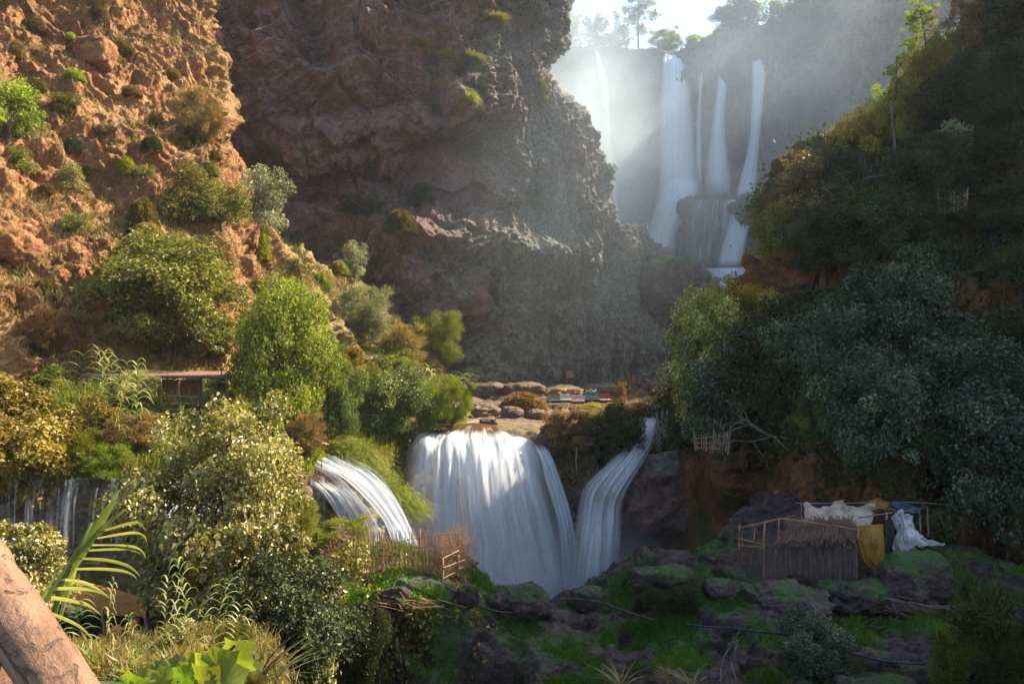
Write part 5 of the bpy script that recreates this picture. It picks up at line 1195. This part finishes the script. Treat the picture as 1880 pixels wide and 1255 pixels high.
branches('bare twigs behind the black green bush on the right slope', W(1560,340,47), [(1,-.1,.1),(-1,0,.2),(-.4,-.1,.8),(.5,0,.6)], 5, 2.6, .04)
branches('pale dead sapling lying beside the thin pole on the mossy bank', W(1322,1250,15.6), [(.2,0,1),(.05,0,1.1)], 6, .9, .02, 'dead_sapling', m_pole)

# ---- orange canopy lower left
can = empty('orange_canopy', W(200, 1180, 18), 'sagging orange cloth canopy on crooked poles below the railing', 'canopy'); cb = np.array(can.location)
cl = lambda *q: np.array(W(*q))-cb
cloth('cloth', [[cl(60,1068,20.5),cl(120,1066,20.6),cl(180,1072,20.6),cl(262,1096,20.3)],[cl(66,1080,19.4),cl(130,1088,19.4),cl(190,1106,19.3),cl(266,1112,19)],[cl(74,1092,18.4),cl(130,1108,18.3),cl(190,1126,18.1),cl(270,1130,17.9)]], m_orange, None, None, nu=40, nv=20, amp=0.02, sag=0.12, seed=3, folds=4, parent=can)
for i, (a, b) in enumerate([((193,1182,18.1),(188,1118,18.1)),((276,1180,17.9),(266,1126,17.9)),((262,1150,20.3),(262,1096,20.3)),((80,1140,18.4),(74,1092,18.4))]):
    stick(cl(*a), cl(*b), 0.05, 60+i, .02).build('pole', m_stick, can, smooth=True)
MB().tube([cl(270,1130,17.9), cl(276,1145,17.85), cl(280,1160,17.8)], .008, 5).build('rope', m_bluet, can)

# ---- shelter with thatch and stick fence at the back left
sh = empty('mud_walled_shelter', W(340, 745, 44), 'low red mud walled shelter with flat thatch roof under the carob tree', 'shelter'); sb = np.array(sh.location)
s_ = lambda *q: np.array(W(*q))-sb
def panel(nm, quad, m, par, th=0.3, amp=0.08, sc=1.0, nu=30, nv=16):
    C = np.array(quad).reshape(2, 2, 3); P = spline(spline(C, nv, 0), nu, 1).reshape(-1, 3); P = P+np.array([0, 1, 0.0])*fbm(P*sc, 4)[:, None]*amp
    me = mesh_np(nm, P, grid_faces(nv, nu), True); o = link(nm, me, m, par); md = o.modifiers.new('t', 'SOLIDIFY'); md.thickness = th; return o
panel('wall', [s_(282,694,45.4), s_(372,694,45.4), s_(282,748,45.4), s_(372,748,45.4)], m_mud, sh)
panel('wall', [s_(150,696,45.8), s_(282,694,45.5), s_(150,748,45.8), s_(282,748,45.5)], m_mud, sh)
def roofm(nm, quad, m, n, seed):
    rr = random.Random(seed); mb = MB(); A, B, C_, D = [np.array(q) for q in quad]
    for i in range(n):
        t = rr.random(); s = rr.random(); p0 = (A*(1-t)+B*t)*(1-s)+(D*(1-t)+C_*t)*s; d = unit(np.array([rr.gauss(0, .5), -1, rr.gauss(0, .12)])); l = rr.uniform(.3, .9)
        mb.tube([p0-d*l/2, p0+d*l/2+np.array([0, 0, -.05])], .025, 4, cap=False)
    mb.build(nm, m, sh)
panel('roof', [s_(150,686,47.5), s_(430,687,47.3), s_(150,694,44.2), s_(432,695,44)], m_thatch, sh, 0.22, 0.1)
roofm('thatch', [s_(150,686,47.2), s_(372,687,47), s_(372,695,43.9), s_(150,694,44.1)], m_thatch, 900, 3)
cloth('awning', [[s_(372,687,46.5),s_(400,686,46.5),s_(438,688,46.5)],[s_(374,690,45),s_(404,693,45),s_(436,692,45)],[s_(380,694,43.8),s_(408,700,43.7),s_(432,693,43.8)]], m_cream, None, None, amp=.04, sag=.05, seed=8, folds=8, parent=sh, nu=24, nv=14)
for i, (x, Y) in enumerate([(296, 43.8), (330, 43.8), (415, 43.8), (372, 43.8)]): stick(s_(x,752,Y), s_(x,694,Y), .05, 20+i, .01).build('post', m_stick, sh, smooth=True)
gf = empty('garden_fence', W(330, 748, 42), 'small stick railing fence in front of the mud walled shelter', 'fence'); gb = np.array(gf.location); g_ = lambda *q: np.array(W(*q))-gb
for i in range(20): stick(g_(296+i*4.1, 744, 42.2), g_(296+i*4.1+rr.uniform(-1, 1), 729+rr.uniform(-3, 2), 42.2), .025, 30+i, .02, 4).build('stake', m_stick, gf)
for a, b in (((292,727,42.2),(368,728,42.2)), ((298,742,41.2),(350,740,41.2)), ((224,750,40.5),(275,746,40.5)), ((298,752,40.8),(340,752,40.8))): stick(g_(*a), g_(*b), .05, 5, .01).build('rail', m_stick, gf, smooth=True)
for x, y0, y1, Y in ((296,706,750,42.1),(301,742,758,40.8),(263,744,760,40.5),(328,700,744,42.3)): stick(g_(x,y1,Y), g_(x,y0,Y), .055, 9, .01).build('post', m_stick, gf, smooth=True)

# ---- log railing in the foreground
def log_mat():
    m, nt = mat('peeled_log')
    tc_ = nt.nodes.new('ShaderNodeTexCoord'); mp = N(nt, 'ShaderNodeMapping'); mp.inputs['Scale'].default_value = (1, 1, 0.15); nt.links.new(tc_.outputs['Object'], mp.inputs[0])
    n1 = noise(nt, mp.outputs[0], 26, 8, 0.65, 0.4); n0 = noise(nt, tc_.outputs['Object'], 16, 6, 0.65, 1.5); nf_ = noise(nt, tc_.outputs['Object'], 90, 4, 0.7)
    c = ramp(nt, [(0.3, (0.09, 0.042, 0.018)), (0.48, (0.20, 0.10, 0.048)), (0.7, (0.33, 0.19, 0.10))], n1)
    pt = math_(nt, 'MULTIPLY', math_(nt, 'SUBTRACT', math_(nt, 'ADD', n0, math_(nt, 'MULTIPLY', nf_, 0.25)), 0.69), 12.0, clamp=True)
    c = mixc(nt, pt, c, (0.11, 0.06, 0.045))
    g2 = math_(nt, 'MULTIPLY', math_(nt, 'SUBTRACT', noise(nt, tc_.outputs['Object'], 5, 4, 0.6), 0.5), 4.0, clamp=True); c = mixc(nt, g2, c, (0.20, 0.13, 0.10))
    w_ = nt.nodes.new('ShaderNodeTexWave'); w_.wave_type = 'BANDS'; w_.bands_direction = 'X'; w_.inputs['Scale'].default_value = 2.6; w_.inputs['Distortion'].default_value = 5; w_.inputs['Detail'].default_value = 3; nt.links.new(mp.outputs[0], w_.inputs[0])
    ck = math_(nt, 'MULTIPLY', math_(nt, 'SUBTRACT', w_.outputs['Fac'], 0.002), 120.0, clamp=True); c = mixc(nt, ck, (0.07, 0.035, 0.02), c)
    b = N(nt, 'ShaderNodeBump', i_Strength=0.9, i_Distance=0.006); nt.links.new(math_(nt, 'ADD', math_(nt, 'ADD', n1, math_(nt, 'MULTIPLY', ck, .6)), math_(nt, 'SUBTRACT', nf_, pt)), b.inputs['Height'])
    p = N(nt, 'ShaderNodeBsdfPrincipled', i_Roughness=0.65); nt.links.new(c, p.inputs['Base Color']); nt.links.new(b.outputs[0], p.inputs['Normal']); finish(nt, p.outputs[0]); return m
m_log = log_mat()
rail = empty('log_railing', W(60, 1450, 1.6), 'sunlit peeled log railing in the lower left corner', 'railing'); rb = np.array(rail.location)
def log(nm, a, b, ra, rb_, seed, n=70, k=40, knot=0.0):
    a = np.array(W(*a))-rb; b = np.array(W(*b))-rb; L = np.linalg.norm(b-a); t = unit(b-a); u = unit(np.cross(t, [0, 1, .1])); v = np.cross(t, u)
    T, A = np.meshgrid(np.linspace(0, 1, n), np.arange(k)/k*2*pi, indexing='ij')
    r = ra+(rb_-ra)*T; Q = np.stack([np.cos(A)*1.2, np.sin(A)*1.2, T*L*7+seed], -1).reshape(-1, 3)
    r = r*(1+0.07*fbm(Q, 4).reshape(n, k)+0.02*fbm(Q*6, 3).reshape(n, k)+knot*np.exp(-((T-0.37)/0.035)**2)*0.10)
    r = r*(1-0.0*T); bend = 0.02*np.sin(T*3+seed)
    P = np.array([0, 0, 0])+a+T[..., None]*(b-a)+r[..., None]*(np.cos(A)[..., None]*u+np.sin(A)[..., None]*v)+bend[..., None]*u
    # store in local frame with z along the log so that the grain follows it
    o_ = bpy.data.objects.new(nm, None); bpy.data.objects.remove(o_)
    Mx = mathutils.Matrix((( *u, 0), (*v, 0), (*t, 0), (0, 0, 0, 1))); M3 = np.array([u, v, t]); Pl = (P.reshape(-1, 3)-a)@M3.T
    idx = np.arange(n*k).reshape(n, k); nx = np.roll(idx, -1, 1); F = np.stack([idx[:-1], nx[:-1], nx[1:], idx[1:]], -1).reshape(-1, 4)
    me = mesh_np(nm, Pl, F, True); o = link(nm, me, m_log, rail); o.matrix_local = mathutils.Matrix.Translation(mathutils.Vector(a)) @ Mx.transposed(); 
    return o
log('rail', (-160, 900, 1.9), (236, 1420, 1.35), 0.066, 0.060, 1, knot=1.0)
log('post', (-30, 1030, 1.95), (30, 1800, 1.75), 0.055, 0.062, 2)
log('post', (84, 1230, 1.66), (150, 1900, 1.55), 0.05, 0.055, 3)
log('brace', (40, 1095, 1.62), (-60, 1260, 1.5), 0.04, 0.04, 4)

# ---- vine leaves at the bottom
m_vine = leaf_mat('vine_leaf', [(0.0, (0.34, 0.10, 0.02)), (0.12, (0.20, 0.20, 0.03)), (0.4, (0.11, 0.18, 0.018)), (1.0, (0.30, 0.34, 0.04))], 0.5, 0.04, 0.4)
def vine():
    e = empty('grape_vine', W(360, 1420, 3.2), 'close vine with broad scalloped leaves at the bottom edge', 'vine'); vb = np.array(e.location); rr = random.Random(4)
    for i, (px, py, Y, s) in enumerate([(432,1208,3.0,.10),(400,1222,2.95,.09),(370,1225,3.1,.08),(452,1238,3.0,.08),(340,1245,3.0,.075),(300,1250,3.0,.07),(265,1252,3.1,.07),(415,1250,2.8,.09),(380,1258,2.8,.09),(320,1225,3.2,.06),(345,1212,3.2,.05),(240,1262,3,.08),(470,1256,3,.06),(290,1228,3.3,.05),(362,1240,2.9,.06)]):
        c = np.array(W(px, py, Y))-vb; n = 28; vs = [c]; ring = []
        nrm = unit(np.array([rr.uniform(-.5, .5), -1, rr.uniform(-.25, .45)])); u = unit(np.cross(nrm, [rr.uniform(-1, 1), rr.uniform(-.2, .2), 1])); v = np.cross(nrm, u)
        for k in range(n):
            a = 2*pi*k/n; r = s*(0.72+0.22*abs(cos(2.5*a))+0.05*(k % 2))*(0.62+0.38*min(1, abs(a-pi)/2.2+.2) if 0 else 1)*(0.45 if k == 0 else 1)*(1+.07*((k*7) % 3-1)); dome_ = -0.35*(r/s)**2*s*0.6+0.12*s*sin(3*a)
            vs.append(c+u*r*cos(a)*.55*0+u*r*cos(a)+v*r*sin(a)+nrm*dome_)
        mid = [c+(q-c)*.5+nrm*0.05*s*(1 if i % 2 else -1) for i, q in enumerate(vs[1:])]
        V2 = [c]+mid+vs[1:]; fs = [(0, 1+k, 1+(k+1) % n) for k in range(n)]+[(1+k, 1+n+k, 1+n+(k+1) % n, 1+(k+1) % n) for k in range(n)]
        o = MB().add(V2, fs).build('leaf', m_vine, e, smooth=True); val = rr.random(); o.data.attributes.new('v', 'FLOAT', 'FACE').data.foreach_set('value', [min(1, max(0, val*.9+.1+rr.uniform(-.02, .02))) for _ in fs])
    MB().tube([np.array(W(*q))-vb for q in [(360,1420,3.2),(380,1290,3.1),(372,1240,3.05),(420,1195,3.0),(434,1182,3.0)]], .007, 6).build('stem', m_bark, e, smooth=True)
    MB().tube([np.array(W(*q))-vb for q in [(372,1300,3.1),(300,1240,3.05),(240,1250,3.0)]], .006, 6).build('stem', m_bark, e, smooth=True)
vine()
# spiky plants and dry canes at the bottom
def spiky(px, py, Y, n, L, wd, m, label, seed, up=1.1, cat='plant', name='spiky_plant'):
    Vv, F, v = tuft_np(n, seed, L, wd, 0.5, 0.05, 5, up); me = mesh_np('leaves', Vv, F, True, {'v': ('FACE', v)}); g0 = ground_at(px, py, ('ground',))[0]; e = empty(name, tuple(g0-np.array([0, 0, .03])), label, cat); link('leaves', me, m, e); return e
spiky(500, 1256, 7.5, 60, .6, .022, L_cane, 'spiky green plant at the bottom edge in front of the dark bush', 1)
spiky(470, 1248, 8, 40, .8, .03, L_dark, 'darker spiky plant beside the green one at the bottom edge', 2)
spiky(225, 1215, 8.5, 160, .7, .02, L_cane, 'green grass clump under the orange canopy', 3, name='grass_clump', cat='grass clump')
spiky(150, 1230, 6.5, 150, .5, .016, L_cane, 'arching pale grass clump right behind the log railing', 4, name='grass_clump', cat='grass clump')
spiky(310, 1240, 7.5, 160, .5, .016, L_cane, 'yellow green grass clump above the vine leaves', 5, name='grass_clump', cat='grass clump')
spiky(1270, 1262, 15.2, 50, .8, .02, L_straw, 'bleached drooping cane plume at the bottom edge', 6)
spiky(1140, 1262, 15.2, 50, .9, .025, L_straw, 'pale dry cane left of the bleached plume', 8)
spiky(1450, 1262, 15.2, 40, .6, .02, L_straw, 'short dry plume below the blue leaved bush', 7)

# ---- boulders: every one displaced on its own
import bmesh
ICO = {}
for lv in (4, 5):
    bm = bmesh.new(); bmesh.ops.create_icosphere(bm, subdivisions=lv, radius=1); ICO[lv] = (np.array([q.co[:] for q in bm.verts]), np.array([[v_.index for v_ in f_.verts] for f_ in bm.faces])); bm.free()
RM = {'t': m_terr, 'f': m_fg, 's': m_slope, 'b': m_cliff}
def rock_at(kind, seed, p, wd, ht, lb, big=False):
    V_, F_ = ICO[5 if big else 4]; sz = (wd+ht)/2
    d = 0.30*fbm(V_*0.9+seed*3.1, 4)+0.10*ridged(V_*2+seed, 3); Q = np.sign(V_)*np.abs(V_)**0.8*(1+d)[:, None]*np.array([wd, wd*.8, ht]); Q = Q+rocky(Q+seed*17.7, 0.085*sz, 0.13*sz, 1.0)[:, None]*V_
    ms_ = np.clip((0.12 if kind == 'f' else 0.25 if kind == 'b' else -0.1)+0.35*sm(.3, .8, V_[:, 2])+0.35*fbm(V_*1.7+seed, 3), 0, 1)
    me = mesh_np('boulder', Q, F_, True, {'moss': ('POINT', ms_)}); o = link('boulder', me, RM[kind], None, lb, 'boulder'); o.location = tuple(p+np.array([0, wd*.25, ht*.7])); return o
rseed = 0
for k, x0, y0, x1, y1, lb, only in [
 (('b',0),1132,812,1335,950,'huge rounded brown boulder beside the narrow waterfall','b'), (('b',0),820,468,905,570,'lit spur of rock above the golden tamarisk','c'),(('b',1),735,500,840,600,'dark lumpy outcrop behind the golden tamarisk','c'),(('b',0),640,520,735,600,'brown outcrop at the cliff foot behind the grey tamarisk','c'),(('f',1),1170,440,1290,560,'dark rock knob below the skirt of the high falls','c'), (('t',0),855,698,925,728,'low flat boulder at the left end of the rock terrace',('terrace',)), (('t',1),925,700,1000,728,'long pale boulder behind the grass mound','t'), (('t',0),1000,700,1070,724,'dark rounded boulder behind the colourful rafts','t'),
 (('t',1),1070,702,1132,726,'shaded boulder left of the dry upright weed','t'), (('t',0),1190,686,1262,724,'sunlit boulder behind the standing person','t'), (('t',1),866,738,920,768,'sunlit boulder beside the reed bed','t'),
 (('t',0),918,744,960,764,'small brown boulder in the stream above the lip','t'), (('t',1),965,748,1010,768,'small grey boulder right of the stream','t'), (('t',0),1130,728,1180,756,'purple shaded rock below the sunlit path','t'), (('t',1),880,764,912,780,'wet stone at the left side of the stream','t'),
 (('t',0),985,775,1060,830,'mossy shoulder rock at the right side of the dome fall','t'),(('t',1),1180,735,1235,770,'violet shaded rock at the head of the narrow fall','t'),
 (('f',0),905,1080,1005,1125,'dark wet boulder at the foot of the dome fall','g'), (('f',1),1050,1072,1112,1120,'mossy pointed boulder at the pool edge','g'), (('f',2),1300,1060,1360,1100,'pale bare stone left of the hut','g'),
 (('f',0),1180,1040,1280,1080,'rounded brown rock on the mossy bank behind the dome bush','g'), (('f',1),1380,1070,1520,1130,'long grey rock under the hut wall','g'), (('f',2),1520,1066,1640,1120,'grey rock under the hut doorway','g'),
 (('f',0),1620,1010,1760,1110,'big purple grey rock right of the hut under the white tarpaulin','g'), (('f',1),840,1066,880,1110,'tan rock at the end of the stick fence','g'), (('f',2),1560,1240,1680,1290,'mossy slab at the bottom edge','g'),
 (('s',0),-20,408,60,482,'large pink boulder on the left edge of the hillside','h'), (('s',1),440,388,474,450,'red boulder at the ridge edge under the silvery olive tree','h'), (('s',0),140,52,205,118,'dark overhung boulder in the upper left','h'), (('s',1),438,462,470,500,'small red boulder lower on the ridge edge','h')]:
    om = {'t': ('terrace', 'cliff'), 'g': ('ground',), 'h': ('hillside',), 'b': ('right_slope',), 'c': ('cliff',)}.get(only, only); cx = (x0+x1)/2; p, _ = ground_at(cx, y1-3, om); q = p[1]/FP
    rseed += 1; wd = (x1-x0)*q/2*.92; ht = (y1-y0)*q/2*(.8 if k[0] == 't' else .85); rock_at(k[0], rseed, p, wd, ht, lb, (x1-x0) > 95)

# ---- rafts with flowers
def flat(name, c, rough=.6): 
    m, nt = mat(name); v = coords(nt, world=True); n = noise(nt, v, 5, 4); cc = mixc(nt, .3, c, ramp(nt, [(.3, gray(.5)), (.7, gray(1.2))], n), 'MULTIPLY'); p = N(nt, 'ShaderNodeBsdfPrincipled', i_Roughness=rough); nt.links.new(cc, p.inputs['Base Color']); finish(nt, p.outputs[0]); return m
pc = {k: flat('paint_'+k, c) for k, c in dict(orange=(.5, .15, .05), green=(.06, .22, .14), red=(.42, .05, .04), pink=(.60, .30, .34), white=(.55, .55, .52), teal=(.09, .22, .22), yellow=(.85, .60, .04), magenta=(.7, .05, .25), dark=(.03, .04, .05), purple=(.3, .1, .4)).items()}
def raft(px, py, Y, wpx, deck, back, rail_, flowers, label, bench=2, hk=.78):
    e = empty('raft', W(px, py, Y), label, 'raft', 'decorated rafts moored on the terrace'); k = Y/FP; w2 = wpx*k/2; rr = random.Random(px)
    MB().box((0, 0, .12), (2*w2, 1.6, .12)).build('deck', pc[deck], e)
    for s in (-.55, .55): MB().tube([(-w2, s, -.02), (w2, s, -.02)], .16, 10).build('float', pc['dark'], e, smooth=True)
    for b in range(bench):
        x = -w2+2*w2*(b+.5)/bench; bw = 2*w2/bench*.8; mb = MB()
        for j in range(5): mb.box((x-bw/2+bw*(j+.5)/5, .5, .62*hk), (bw/5*.62, .05, .8*hk))
        mb.box((x, .5, .40*hk), (bw, .07, .08)); mb.box((x, .5, .86*hk), (bw, .07, .08)); mb.build('bench_back', pc[back], e); MB().box((x, .2, .42*hk), (bw, .5, .06)).build('bench_seat', pc[back], e)
    mb = MB()
    for j in range(7): mb.box((-w2+2*w2*j/6, -.7, .42), (.07, .07, .6))
    mb.box((0, -.7, .68), (2*w2, .06, .07)); mb.box((0, -.7, .45), (2*w2, .05, .06)); mb.build('railing', pc[rail_], e)
    for (fx, fz, c_) in flowers:
        mb = MB()
        for q in range(16):
            d = unit(np.array([rr.gauss(0, 1), rr.gauss(0, 1), rr.gauss(0, 1)])); c0 = np.array([fx*w2, .45, fz])+d*.17; mb.add([c0+.09*unit(np.array([rr.gauss(0, 1), rr.gauss(0, 1), rr.gauss(0, 1)])) for _ in range(4)], [(0, 1, 2), (0, 2, 3), (0, 3, 1), (1, 3, 2)])
        mb.build('flower_bunch', pc[c_], e)
raft(1016, 736, 82, 26, 'green', 'orange', 'green', [(-.9, 1.1, 'yellow'), (-.5, 1.35, 'yellow'), (.1, 1.2, 'green'), (.6, 1.35, 'orange'), (.95, 1.0, 'yellow')], 'orange and green raft with yellow flower bunches, leftmost of the rafts')
raft(1038, 735, 80, 20, 'white', 'white', 'white', [(-.6, 1.35, 'yellow'), (.0, 1.3, 'yellow'), (.6, .9, 'orange')], 'white raft with two yellow flower bunches beside the orange raft')
raft(1060, 737, 78, 24, 'pink', 'pink', 'white', [(-.7, 1.2, 'orange'), (-.2, 1.15, 'yellow'), (.3, 1.25, 'purple'), (.8, 1.2, 'yellow')], 'pink raft with white railing and flowers, middle of the rafts')
raft(1086, 735, 79, 28, 'dark', 'teal', 'teal', [(-.5, 1.1, 'white'), (.0, 1.1, 'white'), (.5, 1.1, 'white')], 'teal benched raft with orange trim right of the pink raft', 3, 1.0)
raft(1110, 735, 79, 20, 'white', 'red', 'red', [], 'small red and white railed raft, rightmost of the rafts')

# orange board at the cliff foot, red flag
p, _ = ground_at(1046, 700, ('terrace',)); e = empty('notice_board', tuple(np.array(W(1046, 698, 106))), 'small blank orange board at the foot of the shaded cliff', 'board')
MB().box((0, 0, .95), (1.0, .08, 1.1)).build('panel', flat('faded_orange', (.34, .13, .06)), e); MB().box((-.3, .06, .3), (.08, .08, .8)).box((.3, .06, .3), (.08, .08, .8)).build('legs', m_bark, e)
e = empty('red_flag', W(1160, 712, 94), 'limp red flag on a short pole beside the dry weed', 'flag'); k = 96/FP
MB().tube([(0, 0, -.2), (0, 0, 25*k)], .035, 6).build('pole', m_bark, e)
C_ = [[(0, 0, 23*k), (.15, -.05, 22*k), (.28, .03, 20*k)], [(0, 0, 17*k), (.3, -.1, 15*k), (.42, .06, 13*k)], [(-.02, 0, 12*k), (.3, -.08, 11*k), (.5, .05, 12.5*k)]]
cloth('cloth', C_, flat('red_cloth', (.75, .04, .03)), None, None, nu=14, nv=12, amp=.05, sag=0, seed=3, folds=3, parent=e, thick=.01)

# ---- people
def person(px, py, Y, hpx, label, shirt, trousers, seed=0, sit=False, rz=0.0, pose=(0.15, -0.1)):
    loc = W(px, py, Y)
    if Y > 150:
        Pb = SHEETS['back_cliff'][0]; mk = (np.abs(Pb[:, 0]-loc[0]) < 0.8)*(Pb[:, 1] < 172); q_ = Pb[mk]; b_ = q_[np.argmax(q_[:, 2]/q_[:, 1])]; loc = (loc[0], float(b_[1]), float(b_[2])-0.05)
    H = hpx*Y/FP/1.72 if hpx else 1.0; e = empty('person', loc, label, 'person', rz=rz, sc=(H, H, H))
    hip = .92 if not sit else .45
    def skin(nm, vs, es, rad, m, par, root=0):
        me = bpy.data.meshes.new(nm); me.from_pydata(vs, es, []); o = link(nm, me, m, par); md = o.modifiers.new('s', 'SKIN'); md.use_smooth_shade = True
        sk = me.skin_vertices[0].data
        for i, r_ in enumerate(rad): sk[i].radius = (r_[0], r_[1]) if isinstance(r_, tuple) else (r_, r_)
        sk[root].use_root = True; md2 = o.modifiers.new('u', 'SUBSURF'); md2.levels = 1; md2.render_levels = 1; return o
    a, b = pose
    if sit: legs = [(.1, -.02, hip), (.13, -.42, hip+.08), (.12, -.40, .06), (.12, -.56, .04), (-.1, -.02, hip), (-.13, -.42, hip+.08), (-.12, -.40, .06), (-.12, -.56, .04)]
    else: legs = [(.1, 0, .84), (.12+a*.2, -a*.3, .48), (.13+a*.3, a*.2, .07), (.14+a*.3, a*.2-.14, .04), (-.1, 0, .84), (-.12, -b*.3, .48), (-.13, b*.2, .07), (-.14, b*.2-.14, .04)]
    V_ = [(0, 0, hip), (0, 0, hip+.22), (0, .01, hip+.44), (0, 0, hip+.55), (0, -.02, hip+.64), (0, -.03, hip+.78)]+legs+[(.2, 0, hip+.45), (.27, .02, hip+.2), (.27, -.1, hip-.02), (.27, -.13, hip-.1), (-.2, 0, hip+.45), (-.28, .02, hip+.2), (-.27, -.1, hip-.02), (-.27, -.13, hip-.1)]
    E_ = [(0, 1), (1, 2), (2, 3), (3, 4), (4, 5), (0, 6), (6, 7), (7, 8), (8, 9), (0, 10), (10, 11), (11, 12), (12, 13), (2, 14), (14, 15), (15, 16), (16, 17), (2, 18), (18, 19), (19, 20), (20, 21)]
    Rd = [(.14, .1), (.13, .095), (.15, .1), .055, (.085, .1), (.075, .09), .085, .06, .04, .035, .085, .06, .04, .035, .055, .042, .032, .03, .055, .042, .032, .03]
    skin('body', V_, E_, Rd, pskin, e)
    grow = lambda r_: tuple(q*1.16+.008 for q in r_) if isinstance(r_, tuple) else r_*1.16+.01
    ix = [0, 1, 2, 14, 15, 16, 18, 19, 20]; rm = {q: i for i, q in enumerate(ix)}; skin('jacket', [V_[q] for q in ix], [(rm[x], rm[y]) for x, y in E_ if x in rm and y in rm], [grow(Rd[q]) for q in ix], shirt, e)
    ix = [0, 6, 7, 8, 10, 11, 12]; rm = {q: i for i, q in enumerate(ix)}; skin('trousers', [V_[q] for q in ix], [(rm[x], rm[y]) for x, y in E_ if x in rm and y in rm], [grow(Rd[q]) for q in ix], trousers, e)
    import bmesh; bm = bmesh.new(); bmesh.ops.create_icosphere(bm, subdivisions=2, radius=1)
    for q in bm.verts: q.co = (q.co.x*.095, q.co.y*.11+.02, q.co.z*.08+hip+.8)
    me = bpy.data.meshes.new('hair'); bm.to_mesh(me); bm.free(); link('hair', me, phair, e)
    for sx in (-.032, .032): MB().box((sx, -.125, hip+.74), (.018, .01, .012)).build('eye', phair, e)
    MB().add([(-.014, -.118, hip+.72), (.014, -.118, hip+.72), (0, -.15, hip+.70), (0, -.115, hip+.75)], [(0, 1, 2), (0, 2, 3), (1, 3, 2)]).build('nose', pskin, e)
    return e
pskin = flat('skin', (.42, .25, .17)); phair = flat('dark_hair', (.02, .015, .012)); navy = flat('navy_cloth', (.03, .04, .08)); greyc = flat('grey_cloth', (.35, .37, .42)); blackc = flat('black_cloth', (.015, .015, .02)); magc = flat('magenta_cloth', (.6, .05, .22)); whitec = flat('white_cloth', (.75, .72, .72)); redc = flat('salmon_cloth', (.7, .25, .18))
person(1188, 716, 95, 23, 'person standing on the sunlit path in dark blue clothes', navy, blackc, rz=.6)
person(1174, 715, 95, 21, 'person in black sitting on a rock by the sunlit path', blackc, blackc, sit=True, rz=-.5)
person(1371, 62, 163, 13, 'onlooker in a magenta top at the edge of the cliff top', magc, navy, rz=.2)
person(1376, 62, 163, 12.5, 'onlooker in a salmon top right of the magenta one on the cliff top', redc, blackc, rz=-.3)
person(1383, 60, 163, 12.5, 'rightmost onlooker on the cliff top, dressed in white', whitec, greyc, rz=.5)
# ================================================================ HAZE AND MIST
def box_mesh(name, a, b):
    mb = MB(); mb.box([(p+q)/2 for p, q in zip(a, b)], [q-p for p, q in zip(a, b)]); return mb
m, nt = mat('thin_air_haze'); pv = N(nt, 'ShaderNodeVolumePrincipled'); pv.inputs['Density'].default_value = 0.0002
pv.inputs['Color'].default_value = (0.86, 0.92, 1.0, 1); pv.inputs['Anisotropy'].default_value = 0.35
o = nt.nodes.new('ShaderNodeOutputMaterial'); nt.links.new(pv.outputs[0], o.inputs['Volume'])
box_mesh('haze', (-230, -30, -40), (420, 330, 130)).build('haze', m, kind='stuff', label='thin blue valley haze')
def mist(name, c, r, dens, label, aniso=0.35, seed=0.0, col=(0.95, 0.97, 1)):
    m, nt = mat(name+'_vapour')
    tcn = nt.nodes.new('ShaderNodeTexCoord'); mp = N(nt, 'ShaderNodeMapping'); nt.links.new(tcn.outputs['Object'], mp.inputs[0])
    mp.inputs['Scale'].default_value = (1/r[0], 1/r[1], 1/r[2])
    ln = N(nt, 'ShaderNodeVectorMath', operation='LENGTH'); nt.links.new(mp.outputs[0], ln.inputs[0])
    f = math_(nt, 'SUBTRACT', 1.0, ln.outputs['Value'], clamp=True); f = math_(nt, 'POWER', f, 1.5)
    nz = noise(nt, tcn.outputs['Object'], 0.07, 3, 0.55, 0.5)
    f = math_(nt, 'MULTIPLY', f, math_(nt, 'MULTIPLY_ADD', nz, 3.0, -0.7, clamp=False)); f = math_(nt, 'MAXIMUM', f, 0.0)
    d = math_(nt, 'MULTIPLY', f, dens)
    pv = N(nt, 'ShaderNodeVolumePrincipled'); pv.inputs['Color'].default_value = (*col, 1); pv.inputs['Anisotropy'].default_value = aniso
    nt.links.new(d, pv.inputs['Density'])
    o = nt.nodes.new('ShaderNodeOutputMaterial'); nt.links.new(pv.outputs[0], o.inputs['Volume'])
    ob = box_mesh(name, [-q for q in r], r).build(name, m, kind='stuff', label=label); ob.location = c; return ob
mist('spray_mist', (11.5, 134, 34), (21, 26, 40), 0.078, 'bright spray mist drifting left of the high falls', col=(0.80, 0.91, 1))
mist('spray_mist', (34, 132, 38), (90, 46, 66), 0.009, 'wide veil of blue spray filling the gorge under the high falls', col=(0.62, 0.80, 1))
mist('spray_mist', (4, 100, 18), (34, 22, 36), 0.008, 'faint drifting spray over the lower face of the shaded cliff', col=(0.70, 0.85, 1))
mist('spray_mist', (5.5, 49, -17.5), (10, 6, 6), 0.5, 'low spray at the foot of the lower falls', 0.2)
print('objects', len(bpy.data.objects), 'polys', sum(len(m.polygons) for m in bpy.data.meshes))
